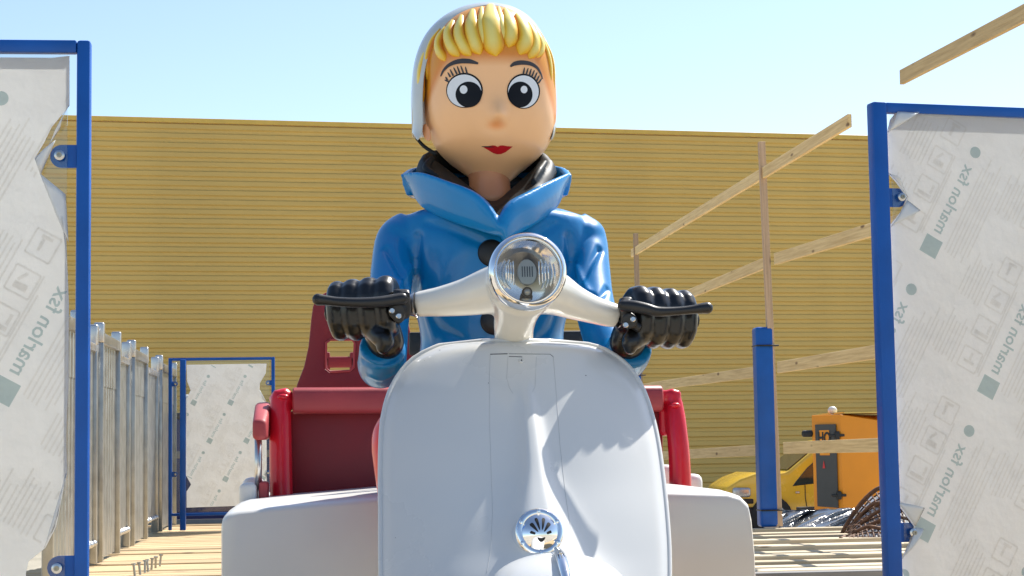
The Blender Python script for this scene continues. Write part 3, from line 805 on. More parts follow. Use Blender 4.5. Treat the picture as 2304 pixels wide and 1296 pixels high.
for px in (1735, 1985):
    p = V2(px, 1160)
    wv = obj('wheel', lathe([(0, -.1), (.26, -.1), (.32, -.07), (.32, .07), (.26, .1), (0, .1)], (p[0], p[1]-.0, GZ+.322), (0, 1, 0), 24), 'tyre', van, sharp=35)
    obj('rim', lathe([(0, -.115), (.2, -.108), (.21, -.10), (0, -.10)], (p[0], p[1], GZ+.322), (0, 1, 0), 20), 'brushed', wv, sharp=35)

# ---------------------------------------------------------------- black sheeting and brown mesh heap at the back of the slats
nu, nv = 70, 26; V = []
rs = np.random.default_rng(5); ph = rs.uniform(0, 6.28, 12)
for j in range(nv):
    t_ = j/(nv-1)
    for i in range(nu):
        s = i/(nu-1)
        px = 1752 + s*300; py = 1146 + 2*math.sin(s*9) + t_*62
        dd = 13.6 - 0.9*t_**1.3 
        k = s*12 + t_*(3.5+2*math.sin(3*s)) 
        fold = 0.10*math.sin(k+ph[0]) + 0.06*math.sin(2.3*k+ph[1]+2*t_) + 0.03*math.sin(5.1*k+ph[2]+5*t_)
        edge = min(1, t_*4+.2)
        p = W(px, py, dd + fold*edge)
        p[2] += 0.012*math.sin(3*k+ph[3])*edge
        V.append(p)
sh = obj('plastic_sheeting', (V, grid_faces(nu, nv)), 'sheeting', solid=-0.003)
tag(sh, 'wrinkled shiny black plastic sheeting heaped below the orange cabin', 'plastic sheet')
# lattice heap: criss-cross bars over a rounded tilted pile
def heap(s, t_):
    px = 1890 + 175*s + 10*math.sin(3*t_); py = 1214 - 118*math.sin(math.pi*min(1, s*0.72)**0.9)*(1-t_*.9) + 14*t_*s
    return W(px, py, 11.7 - 1.0*t_ + 0.12*math.sin(6*s)*math.sin(3*t_))
bars = []
for k in range(11):
    t_ = k/10
    bars.append(tube([heap(s, min(1, max(0, t_+0.03*math.sin(7*s+k)))) for s in np.linspace(0.02, 1, 14)], 0.0055, 5))
for k in range(17):
    s0 = k/16
    bars.append(tube([heap(min(1, max(0.01, s0+.22*(t_-.5)+.01*math.sin(9*t_+k))), t_) for t_ in np.linspace(0, 1, 10)], 0.0055, 5))
hp = thing('lattice_heap', 'heap of rusty brown wire lattice beside the near right frame', 'wire lattice', tuple(heap(.5, 1)*np.array([1, 1, 0])))
obj('lattice', join(*bars), 'rustmesh', hp)
obj('rim_bar', tube([heap(s, 0) + np.array([0, 0, .012]) for s in np.linspace(0, 1, 16)], 0.013, 8), 'rustmesh', hp)
obj('rim_bar', tube([heap(.02, t_) + np.array([-.01, 0, .005]) for t_ in np.linspace(0, 1, 8)], 0.012, 8), 'rustmesh', hp)
for k, (a0, b0) in enumerate([((.15, .2), (.6, .35)), ((.2, .5), (.75, .45)), ((.3, .7), (.9, .6)), ((.4, .3), (.95, .2)), ((.1, .75), (.5, .85)), ((.5, .12), (.9, .75))]):
    obj('cross_bar', tube([heap(*a0)+np.array([0, -.02, .01]), heap((a0[0]+b0[0])/2, (a0[1]+b0[1])/2)+np.array([0, -.03, .025]), heap(*b0)+np.array([0, -.02, .01])], 0.012, 6, n=4), 'rustmesh', hp)
V = []
for j in range(14):
    for i in range(24):
        p = heap(i/23*.97+.015, j/13); V.append(p + np.array([0, .06, -.035 + .015*math.sin(i*2.1+j)]))
fo = obj('foil_sheet', (V, grid_faces(24, 14)), 'silverfoil', solid=-0.003)
tag(fo, 'crumpled silvery sheet glinting through the brown wire lattice', 'foil sheet')

# ================================================================ THE RIDE CAR
SX = 0.40
# ---- white wide body behind the shield (passenger tub)
car = thing('ride_car', 'wide white ride car body with red passenger seat behind the scooter', 'ride car', (0.42, 4.6, 0))
YB = 3.98
bl = [(497, 1330), (497, 1185), (500, 1168), (512, 1155), (535, 1148), (640, 1138), (760, 1128), (860, 1119), (1000, 1112), (1300, 1104), (1490, 1104), (1640, 1108), (1668, 1116), (1686, 1134), (1693, 1165), (1700, 1240), (1705, 1330)]
fr0 = [WY(x, y, YB) for x, y in bl]
zlow = 0.16
fr0 = [np.array([p[0], p[1], max(p[2], zlow)]) for p in fr0]; fr0[0][2] = zlow; fr0[-1][2] = zlow
cenx = np.mean([fr0[0][0], fr0[-1][0]])
def ring(dy, sc, dz):
    return [np.array([cenx+(p[0]-cenx)*sc, p[1]+dy, zlow+(p[2]-zlow)*1.0+dz*(0 if p[2] <= zlow+1e-6 else 1)]) for p in fr0]
V, F = loft([ring(0, 0.994, -.012), ring(.006, .998, -.005), ring(.018, 1.0, -.001), ring(.10, 1.0, .004), ring(.6, 1.0, .005), ring(1.35, 0.99, .003), ring(1.37, .985, -.006)])
obj('body_shell', (V, F), 'white2', car, sharp=50)
for sx, x in ((-1, cenx-.40), (1, cenx+.40)):
    for yy in (4.25, 5.1):
        wv = obj('wheel', lathe([(0, -.05), (.12, -.05), (.155, -.03), (.155, .03), (.12, .05), (0, .05)], (x, yy, .157), (1, 0, 0), 24), 'tyre', car, sharp=35)

# ---- red passenger seat unit
seat = thing('passenger_seat', 'red passenger bench with rolled top and side arms behind the driver figure', 'seat', (0.42, 4.9, .49))
YS = 4.85
def S(px, py, Y=YS): return WY(px, py, Y)
pnl = [S(652, 1135), S(652, 925), S(1492, 925), S(1492, 1135)]
obj('front_panel', bevel_vf(prism(pnl, (0, .03, 0)), .006, 2), 'reddark', seat, sharp=35)
# rolled pad along the top (D-shaped section)
a, b_ = S(662, 902, YS-.02), S(1484, 897, YS-.02)
def roll_ring(p):
    q_ = []
    for an in np.linspace(0, 2*math.pi, 20, endpoint=False):
        cy, cz = math.cos(an), math.sin(an)
        q_.append(p + np.array([0, .045*np.sign(cy)*abs(cy)**.6, .036*np.sign(cz)*abs(cz)**.6]))
    return q_
rings = [roll_ring(a+(b_-a)*t_) for t_ in (0, 1)]
rr_ = [[r0*(1-.12)+np.mean(rings[0], axis=0)*.12 - np.array([.004, 0, 0]) for r0 in rings[0]]] + [rings[0]] + [rings[1]] + [[r0*(1-.12)+np.mean(rings[1], axis=0)*.12 + np.array([.004, 0, 0]) for r0 in rings[1]]]
obj('rolled_pad', loft(rr_), 'redpad', seat, sharp=50)
# side arms: thick rounded columns with a short horizontal head
aL = [(*S(640, 895, YS-.03), .026), (*S(632, 897, YS-.03), .028), (*S(631, 960, YS-.04), .030), (*S(632, 1050, YS-.05), .031), (*S(634, 1140, YS-.06), .031)]
obj('side_arm', remesh('side_arm', [tube(aL, None, 14, n=4, round_ends=True), tube([(*S(668, 905, YS-.02), .022), (*S(622, 898, YS-.02), .02)], None, 12, round_ends=True),
    rbox(S(622, 1000, YS), (.022, .04, .27), .008, 2)], .0045, 4), 'redgloss', seat)
aRr = [(*S(1512, 890, YS-.03), .020), (*S(1517, 915, YS-.03), .026), (*S(1523, 970, YS-.05), .029), (*S(1529, 1040, YS-.06), .030), (*S(1531, 1120, YS-.06), .031)]
obj('side_arm', remesh('side_arm', [tube(aRr, None, 14, n=4, round_ends=True), rbox(S(1504, 891, YS-.02), (.066, .05, .033), .01, 2), rbox(S(1495, 940, YS-.01), (.03, .035, .10), .01, 2)], .0045, 4), 'redgloss', seat)
for k, (px, py) in enumerate(((637, 893), (1518, 912))):
    obj('arm_boss', ellipsoid(S(px, py, YS-.055), (.016, .012, .008), 14, 8), 'redgloss', seat)
# armrest pad on chrome post, left
ar = thing('armrest', 'small red armrest pad on a steel post left of the passenger seat', 'armrest', tuple(S(583, 1115, 4.7)))
obj('pad', bevel_vf(loft([[S(568, 990, 4.62), S(600, 990, 4.62), S(600, 944, 4.62), S(568, 944, 4.62)], [S(572, 990, 4.9), S(608, 990, 4.9), S(610, 902, 4.9), S(574, 905, 4.9)]]), .012, 3), 'redpad', ar, sharp=45)
obj('post', tube([S(581, 985, 4.7), S(581, 1104, 4.7)], .0095, 12), 'brushed', ar)
wb = obj('foot', bevel_vf(box(S(560, 1125, 4.72), (.045, .12, .09)), .014, 3), 'white2', ar, sharp=45)
obj('foot_inner', bevel_vf(box(S(594, 1122, 4.72), (.024, .10, .09)), .008, 2), 'redpad', ar, sharp=45)
obj('mount', bevel_vf(box(S(572, 1103, 4.9), (.06, .12, .07)), .02, 3), 'white2', ar, sharp=45)
mr = obj('white_mount', join(bevel_vf(box(S(1556, 1098, 4.95), (.05, .1, .08)), .02, 3), bevel_vf(box(S(1496, 1085, 5.0), (.05, .1, .10)), .02, 3)), 'white2', seat, sharp=45)
# moulded chair backs with hand holes
def chair_back(dx, label):
    t = thing('moulded_seat', label, 'seat', tuple(S(808+dx, 880, 5.05)), 'moulded red seats')
    YC = 5.05
    out = [(662, 900), (668, 866), (684, 825), (694, 780), (700, 720), (704, 690), (713, 668), (735, 657), (765, 655), (840, 655), (885, 656), (905, 668), (914, 690), (920, 730), (932, 790), (947, 850), (952, 900)]
    def holepts(h):
        x0, x1, y0, y1, sk = h
        return [(x0+8+sk, y0), (x1-8+sk, y0), (x1+sk*.6, y0+8), (x1, y1-10), (x1-10, y1-2), (x0+12, y1), (x0+2, y1-8), (x0+sk*.6, y0+8)]
    holes = [holepts((730, 797, 763, 838, 4)), holepts((860, 905, 763, 838, -4))]
    bm = bmesh.new()
    def loop(pts):
        vs = [bm.verts.new(tuple(S(x+dx, y, YC))) for x, y in pts]
        return [bm.edges.new((vs[i], vs[(i+1) % len(vs)])) for i in range(len(vs))]
    ed = loop(out)
    for h in holes: ed += loop(h)
    bmesh.ops.triangle_fill(bm, use_beauty=True, use_dissolve=False, edges=ed)
    ext = bmesh.ops.extrude_face_region(bm, geom=bm.faces[:])
    bmesh.ops.translate(bm, verts=[v for v in ext['geom'] if isinstance(v, bmesh.types.BMVert)], vec=(0, .035, 0))
    bmesh.ops.recalc_face_normals(bm, faces=bm.faces)
    eb_ = [e for e in bm.edges if len(e.link_faces) == 2 and e.calc_face_angle(0) > R(60)]
    bmesh.ops.bevel(bm, geom=eb_, offset=.005, segments=2, profile=.5, affect='EDGES', clamp_overlap=True)
    me = bpy.data.meshes.new('shell'); bm.to_mesh(me); bm.free(); autosmooth(me, 35)
    obj('shell', me, 'reddark', t)
    for h in holes:
        hp_ = [np.array(S(x+dx, y, YC)) for x, y in h]; cc = np.mean(hp_, axis=0)
        pts = [p + (cc-p)/np.linalg.norm(cc-p)*.002 for p in hp_]
        obj('hole_lip', tube(pts + [pts[0]], .0035, 8), 'redpad', t)
    # second row behind with its own slot
    return t
chair_back(0, 'moulded dark red seat back with hand holes behind the left glove')
chair_back(330, 'moulded dark red seat back hidden behind the blue coat')
rb = [S(1015, 760, 5.3), S(1300, 758, 5.3)]
# rear row seat seen through the hand holes
t = thing('rear_seat', 'rear row red seat seen through the hand hole', 'seat', tuple(S(765, 900, 5.6)))
obj('upper_bar', rbox(S(765, 815, 5.6), (.15, .03, .034), .006, 2), 'reddark', t, sharp=35)
for dx in (-50, 50): obj('bar_post', rbox(S(765+dx*.8, 850, 5.6), (.05, .03, .16), .006, 2), 'reddark', t, sharp=35)
bar = obj('black_bar', rbox(S(1118, 772, 4.62), (.46, .03, .06), .006, 2), 'black', seat, sharp=35)
bs_ = obj('bar_bracket', join(rbox(S(960, 830, 4.66), (.02, .02, .2), .004, 1), rbox(S(1285, 830, 4.66), (.02, .02, .2), .004, 1)), 'black', seat, smooth=False)

# ================================================================ SCOOTER FRONT
sc = thing('scooter', 'white scooter front with leg shield, headlamp and handlebar before the ride car', 'scooter', (SX, 3.5, 0))
rows = [  # y, xl, xr, Yc
    (768, 1085, 1235, 3.640), (774, 1010, 1310, 3.637), (784, 975, 1352, 3.633), (805, 935, 1390, 3.622), (835, 905, 1422, 3.604), (880, 879, 1448, 3.576),
    (940, 863, 1468, 3.540), (1000, 858, 1481, 3.503), (1080, 857, 1492, 3.456), (1160, 858, 1500, 3.408), (1240, 858, 1505, 3.364), (1330, 860, 1505, 3.318), (1420, 864, 1502, 3.285), (1500, 900, 1470, 3.27)]
colw = [(768, 12, .0, 1172), (850, 14, .0, 1178), (885, 17, .004, 1183), (940, 20, .012, 1192), (1000, 24, .017, 1198), (1060, 31, .022, 1203), (1120, 46, .028, 1207), (1180, 64, .034, 1210), (1240, 82, .042, 1214), (1330, 120, .055, 1220), (1500, 150, .06, 1228)]
ys = list(np.linspace(768, 784, 7)) + list(np.linspace(788, 1500, 110))
NU = 121; SV = []
def shield_pt(px, py, xl, xr, Yc):
    s = (px-(xl+xr)/2)/((xr-xl)/2)
    wd, hh, cx = keyed(colw, py); hh *= 1.5
    dx = (px-cx)/wd
    ridge = hh*(1/(1+abs(dx)**3.2)) if dx < 0 else hh*(1/(1+abs(dx)**5))
    x0 = (1.0-abs(s))*((xr-xl)/2)          # px from the edge
    lip = 0.012*math.exp(-(x0/14.0)**2)     # rolled edge turned forward a touch
    top = max(0, 1-(py-768)/22); 
    Y = Yc + 0.075*abs(s)**2.4 - ridge + lip + 0.02*top*top
    return WY(px, py, Y)
for y in ys:
    xl, xr, Yc = keyed(rows, y)
    for i in range(NU):
        s = -1+2*i/(NU-1); s = math.sin(s*math.pi/2)*.35+s*.65
        SV.append(shield_pt((xl+xr)/2+s*(xr-xl)/2, y, xl, xr, Yc))
sme = mesh('leg_shield', SV, grid_faces(NU, len(ys)))
sh_bvh = bvh_of(sme)
shield = obj('leg_shield', sme, 'white', sc, solid=-0.012)
def on_shield(px, py, off=0.001):
    k = Vector(ray(px, py)); h = sh_bvh.ray_cast(Vector(CAM), k.normalized())
    if h[0] is None: return None
    n_ = h[1] if h[1].dot(k) < 0 else -h[1]
    return np.array(h[0] + n_*off)
def on_shield_n(px, py):
    k = Vector(ray(px, py)); h = sh_bvh.ray_cast(Vector(CAM), k.normalized()); n_ = h[1] if h[1].dot(k) < 0 else -h[1]
    return np.array(h[0]), np.array(n_)
# rolled rim
nrow = len(ys)
rim = [SV[j*NU] for j in range(nrow-1, 2, -2)] + [SV[j] for j in range(0, NU, 6)] + [SV[j*NU+NU-1] for j in range(3, nrow, 2)]
obj('rolled_rim', tube([np.array(p)+np.array([0, .004, 0]) for p in rim], .0065, 10), 'white', shield)
# seams of the access panel
def seam(pts, r, m, nm='panel_seam'):
    P = []
    for a, b in zip(pts[:-1], pts[1:]):
        for t_ in np.linspace(0, 1, 9)[:-1]: P.append((a[0]+(b[0]-a[0])*t_, a[1]+(b[1]-a[1])*t_))
    P.append(pts[-1])
    Q = [on_shield(x, y, 0.0) for x, y in P]; Q = [q for q in Q if q is not None]
    obj(nm, tube(Q, r, 6), m, shield)
seam([(1103, 797), (1101, 860), (1102, 960), (1105, 1060), (1108, 1150), (1104, 1240), (1095, 1290)], .0004, 'paleseam')
seam([(1103, 797), (1142, 796)], .0011, 'seam'); seam([(1145, 796), (1238, 797), (1245, 803)], .0006, 'seam')
seam([(1245, 803), (1252, 890), (1260, 1000), (1272, 1110), (1288, 1220), (1300, 1290)], .0005, 'paleseam')
seam([(1143, 803), (1140, 850), (1146, 872), (1154, 885)], .0004, 'paleseam'); seam([(1207, 803), (1204, 870), (1198, 882)], .0004, 'paleseam'); seam([(1145, 802), (1175, 803)], .0008, 'seam')
p, n_ = on_shield_n(1173, 812)
sw_ = obj('panel_screw', lathe([(0, .0025), (.0045, .0025), (.0058, .001), (.0058, -.002)], p, n_, 16), 'white', shield, sharp=35)
obj('screw_socket', lathe([(0, .0032), (.0018, .0030), (.0019, .001)], p, n_, 8), 'dark', sw_)
rc = np.random.default_rng(11)
for px, py in [(955, 812), (990, 788), (1318, 845), (1099, 862), (890, 1210)]:
    p, n_ = on_shield_n(px, py); a_ = np.cross(n_, [0, 0, 1.0]); a_ /= np.linalg.norm(a_); b_c = np.cross(n_, a_)
    rr0 = rc.uniform(.0008, .0017)
    V = [p + n_*.0004 + (a_*math.cos(t_)+b_c*math.sin(t_))*rr0*rc.uniform(.6, 1.3) for t_ in np.linspace(0, 2*math.pi, 7, endpoint=False)]
    obj('paint_chip', (V, [tuple(range(7))]), 'seam', shield, smooth=False)
# ---- horn grille
hp0, hn = on_shield_n(1211, 1200); hn = np.array([0.07, -0.95, 0.22]); hn /= np.linalg.norm(hn)
hp0 = hp0 + np.array([0, -.016, 0.002])
horn = obj('horn_grille', lathe([(0.030, .004), (.034, .007), (.041, .0075), (.0445, .005), (.046, .0), (.046, -.04)], hp0, hn, 48), 'chrome', sc, sharp=50)
hu = np.array([0, 0, 1.0]); hu = hu-hn*np.dot(hu, hn); hu /= np.linalg.norm(hu); hv_ = np.cross(hu, hn)
def dome(r): return .007 + .013*max(0.0, 1-(r/.0335)**2)
def hpt(x, z, off=0.0): return hp0 + hv_*x + hu*z + hn*(dome(math.hypot(x, z))+off)
obj('horn_dome', lathe([(r, dome(r)) for r in np.linspace(0, .0335, 14)], hp0, hn, 48), 'chrome', horn)
def slot(a0, r0, r1, w0, w1):
    c, s_ = math.sin(a0), math.cos(a0); o = np.array([0, -.010]); V = []
    n = 8
    for k in range(n+1):
        t_ = k/n; r = r0+(r1-r0)*t_; wd = (w0+(w1-w0)*t_)*(1 if 0 < k < n else .55)
        for sg in (-1, 0, 1):
            x = o[0]+c*r+s_*wd*sg; z = o[1]+s_*r-c*wd*sg
            V.append(hpt(x, z, .0006))
    return V, grid_faces(3, n+1)
for a0, r0, r1, w0, w1 in ((-.62, .010, .031, .001, .0042), (-.21, .012, .036, .001, .0036), (.21, .012, .036, .001, .0036), (.62, .010, .031, .001, .0042), (-1.15, .012, .022, .0022, .0028), (1.15, .012, .022, .0022, .0028)):
    obj('grille_slot', slot(a0, r0, r1, w0, w1), 'dark', horn)
V = [hpt(.0075*math.sin(a), -.017-.004*math.cos(a)*.9 + .0045*math.sin(a)**2, .0006) if True else None for a in np.linspace(0, 2*math.pi, 18, endpoint=False)]
obj('grille_slot', (V, [tuple(range(18))]), 'dark', horn, smooth=False)
for k in range(6):
    an = 2*math.pi*(k/6); q_ = hp0 + (hu*math.cos(an)+hv_*math.sin(an))*.0395 + hn*.007
    obj('horn_screw', lathe([(0, .0035), (.003, .003), (.0042, .001), (.0042, -.001)], q_, hn, 12), 'chrome', horn, sharp=40)
# ---- front mudguard, wheel
fx = 0.390
fy, fz = 3.06, .222
rings = []
for k in range(25):
    an = R(-35 + 190*k/24)
    rad = .190
    cy, cz = fy + 0.0 - math.cos(an)*rad*1.12, fz + math.sin(an)*rad
    er = np.array([0, -math.cos(an), math.sin(an)])
    wdt = .118*(math.sin(math.pi*min(1, max(0.04, (k+2)/28)))**.45)
    rings.append([np.array([fx, cy, cz]) + np.array([math.sin(b)*wdt, 0, 0]) + er*(math.cos(b)*.055-.055) for b in np.linspace(-1.5, 1.5, 21)])
V = [p for r in rings for p in r]
obj('mudguard', (V, grid_faces(21, 25)), 'white', sc, solid=-.006)
cr = []
for k in range(9, 17):
    an = R(-35+190*k/24); er = np.array([0, -math.cos(an), math.sin(an)])
    cr.append((*(np.array([fx, fy-math.cos(an)*.190*1.12, fz+math.sin(an)*.190])+er*.006), .004+.006*math.sin(math.pi*(k-9)/7)))
obj('mudguard_crest', tube(cr, None, 10, n=3, round_ends=True), 'chrome', sc)
wv = obj('front_wheel', lathe([(.09, -.035), (.14, -.04), (.165, -.022), (.17, 0), (.165, .022), (.14, .04), (.09, .035)], (fx, fy, .172), (1, 0, 0), 36), 'tyre', sc, sharp=45)
obj('wheel_rim', lathe([(0, -.03), (.085, -.034), (.093, -.036), (.093, .036), (.085, .034), (0, .03)], (fx, fy, .172), (1, 0, 0), 28), 'brushed', wv, sharp=35)
# ---- handlebar headset
def H(px, py, Y): return WY(px, py, Y)
hs = remesh('headset', [
    tube([(*H(1184, 612, 3.535), .070), (*H(1178, 622, 3.57), .074), (*H(1170, 637, 3.63), .068), (*H(1162, 655, 3.68), .05)], None, 24, n=4),
    tube([(*H(1150, 645, 3.62), .058), (*H(1100, 655, 3.655), .049), (*H(1050, 668, 3.68), .040), (*H(995, 678, 3.70), .0325), (*H(960, 682, 3.708), .0285), (*H(936, 686, 3.712), .0265)], None, 20, n=4),
    tube([(*H(1205, 645, 3.62), .058), (*H(1248, 660, 3.655), .047), (*H(1290, 680, 3.68), .037), (*H(1335, 697, 3.70), .030), (*H(1365, 706, 3.708), .0275), (*H(1388, 711, 3.712), .0255)], None, 20, n=4),
    tube([(*H(1170, 660, 3.60), .066), (*H(1163, 698, 3.635), .047), (*H(1157, 728, 3.675), .043), (*H(1156, 755, 3.705), .041), (*H(1156, 800, 3.73), .043)], None, 24, n=4)], .004, 8)
hset = obj('handlebar_headset', hs, 'cream', sc)
# ---- headlamp
ha = np.array([0.045, -0.985, 0.10]); ha /= np.linalg.norm(ha)
hc_ = H(1187, 611, 3.495)
lamp = obj('headlamp_rim', lathe([(.0745, -.03), (.0775, -.018), (.0785, -.004), (.0775, .008), (.0735, .016), (.0690, .019), (.0672, .0165), (.0662, .012), (.0640, .0125), (.0625, .010), (.0625, .0)], hc_, ha, 64), 'chrome', sc, sharp=60)
obj('lamp_reflector', lathe([(r, -.035+.037*(r/.0625)**2) for r in np.linspace(.0, .0625, 12)], hc_, ha, 48), 'reflector', lamp)
lu = np.array([0, 0, 1.0]); lu = lu-ha*np.dot(lu, ha); lu /= np.linalg.norm(lu); lv = np.cross(lu, ha)
V = [hc_ + ha*(-.010) + lv*.020*math.cos(a)*(1) + lu*.027*math.sin(a) for a in np.linspace(0, 2*math.pi, 32, endpoint=False)]
V2_ = [p + ha*.006 - (p-(hc_-ha*.010))*.06 for p in V]
obj('bulb_shield', loft([V, V2_]), 'bulb', lamp, sharp=40)
for k in range(5):
    x = -.010+.005*k
    obj('shield_slit', prism([hc_+ha*(-.0035)+lv*(x-.0009)+lu*(-.010), hc_+ha*(-.0035)+lv*(x+.0009)+lu*(-.010), hc_+ha*(-.0035)+lv*(x+.0009)+lu*(.011), hc_+ha*(-.0035)+lv*(x-.0009)+lu*(.011)], ha*.0008), 'dark', lamp, smooth=False)
for sg in (-1, 1):
    for k in range(4):
        x = sg*(.026+.0055*k); h_ = .024-.003*k
        obj('reflector_flute', tube([hc_+ha*(-.016+.004*k)+lv*x-lu*h_, hc_+ha*(-.016+.004*k)+lv*x+lu*h_], .0016, 8), 'reflector', lamp)
obj('parking_bulb', lathe([(0, .006), (.004, .0055), (.007, .003), (.009, -.004)], hc_-lu*.039-ha*.012, ha, 18), 'bulb', lamp)
obj('parking_bulb_ring', lathe([(.007, .0), (.0095, .003), (.0105, .0), (.0105, -.006)], hc_-lu*.039-ha*.012, ha, 18), 'dark', lamp, sharp=40)
obj('lamp_lens', lathe([(r, .010+.010*(1-(r/.0655)**2)) for r in np.linspace(0, .0655, 12)], hc_, ha, 48), 'lens', lamp)
# ---- grips, ferrules, levers
def lerp3(a, b, t_): return np.array(a)+(np.array(b)-np.array(a))*t_
def bar_end(p0, p1, side):
    d = np.array(p1)-np.array(p0); L_ = np.linalg.norm(d); d /= L_
    fer = obj('ferrule', lathe([(.0262, 0), (.0262, .003), (.0245, .004), (.020, .018), (.0165, .024), (.0165, .03)], p0, d, 28), 'brushed', sc, sharp=40)
    obj('grip', tube([p0+d*.03, p1], .0165, 16), 'blackplastic', sc)
    return d
gl0, gl1 = H(936, 686, 3.712), H(735, 704, 3.765)
gr0, gr1 = H(1388, 711, 3.712), H(1566, 722, 3.765)
dl = bar_end(gl0, gl1, -1); dr_ = bar_end(gr0, gr1, 1)
def lever(path, clamp, scr, nm):
    cl = remesh('lever_clamp', clamp, .0028, 3)
    c_ = obj('lever_clamp', cl, 'blackplastic', sc)
    obj('brake_lever', tube(path, None, 14, n=5, round_ends=True), 'blackplastic', c_)
    for q_ in scr:
        obj('clamp_screw', lathe([(0, .003), (.0045, .003), (.006, .001), (.006, -.003)], q_, (0, -1, .1), 14), 'steel', c_, sharp=35)
YQ = 3.655
lever([(*H(905, 672, YQ), .013), (*H(880, 676, YQ-.005), .0125), (*H(845, 680, YQ-.012), .0115), (*H(800, 681, YQ-.015), .0105), (*H(760, 679, YQ-.015), .010), (*H(735, 676, YQ-.014), .0105), (*H(716, 674, YQ-.012), .0125)],
      [rbox(H(903, 668, YQ+.02), (.035, .04, .030), .006, 2), rbox(H(908, 690, YQ+.03), (.028, .05, .05), .008, 2), tube([H(893, 700, YQ), H(893, 700, YQ+.04)], .018, 14), tube([H(897, 716, YQ), H(897, 716, YQ+.04)], .011, 12), rbox(H(910, 664, YQ+.01), (.022, .03, .012), .002, 1)],
      [H(882, 699, YQ-.012), H(897, 711, YQ-.006)], 'l')
lever([(*H(1402, 688, YQ), .012), (*H(1428, 690, YQ-.008), .013), (*H(1455, 695, YQ-.014), .012), (*H(1480, 701, YQ-.016), .0108), (*H(1520, 700, YQ-.016), .0092), (*H(1555, 697, YQ-.015), .0095), (*H(1580, 694, YQ-.014), .0115), (*H(1591, 693, YQ-.013), .0125)],
      [rbox(H(1408, 686, YQ+.02), (.026, .04, .032), .006, 2), rbox(H(1410, 706, YQ+.03), (.026, .05, .05), .008, 2), tube([H(1416, 722, YQ), H(1416, 722, YQ+.04)], .017, 14), tube([H(1440, 740, YQ+.02), H(1420, 728, YQ+.02)], .010, 12), rbox(H(1406, 682, YQ+.01), (.022, .03, .012), .002, 1)],
      [H(1424, 718, YQ-.012), H(1408, 731, YQ-.004)], 'r')

# ================================================================ DRIVER FIGURE
fig = thing('driver_figure', 'painted doll figure in blue coat, white hood and black gloves riding the scooter', 'figure', (0.40, 4.25, 0.45))
def B(px, py, Y): return WY(px, py, Y)
# ---- coat: torso + sleeves, one continuous surface
tr = [(462, 1020, 1195, .07), (470, 975, 1235, .085), (479, 925, 1285, .105), (492, 902, 1314, .116), (515, 892, 1326, .122), (560, 888, 1330, .13), (620, 912, 1306, .134), (700, 935, 1278, .134), (770, 946, 1266, .132), (850, 930, 1285, .14), (930, 900, 1320, .16), (1010, 880, 1340, .17), (1080, 890, 1335, .16)]
rings = []
for y in np.linspace(462, 1080, 46):
    xl, xr, bb = keyed(tr, y)
    l = B(xl, y, 4.22); r_w = B(xr, y, 4.22); c_ = (l+r_w)/2; hw = (r_w[0]-l[0])/2
    rg = []
    for an in np.linspace(0, 2*math.pi, 40, endpoint=False):
        cx, sy = math.cos(an), math.sin(an)
        rg.append(c_ + np.array([hw*np.sign(cx)*abs(cx)**.85, bb*np.sign(sy)*abs(sy)**.85, 0]))
    rings.append(rg)
torso = loft(rings)
armL = tube([(*B(925, 530, 4.22), .062), (*B(897, 545, 4.215), .056), (*B(884, 600, 4.15), .0515), (*B(876, 680, 4.06), .049), (*B(868, 760, 3.98), .050), (*B(860, 815, 3.92), .052), (*B(856, 822, 3.88), .0515), (*B(858, 805, 3.83), .050), (*B(862, 780, 3.79), .050)], None, 24, n=5, round_ends=False)
armR = tube([(*B(1290, 530, 4.22), .062), (*B(1314, 545, 4.215), .056), (*B(1325, 600, 4.15), .050), (*B(1336, 680, 4.06), .0475), (*B(1358, 755, 3.97), .048), (*B(1385, 800, 3.91), .050), (*B(1402, 806, 3.87), .050), (*B(1412, 795, 3.83), .049), (*B(1418, 778, 3.79), .049)], None, 24, n=5, round_ends=False)
sho = [ellipsoid(B(905, 535, 4.22), (.058, .07, .052), 24, 16), ellipsoid(B(1310, 535, 4.22), (.058, .07, .052), 24, 16)]
cme = remesh('coat', [torso, armL, armR] + sho, .0055, 10)
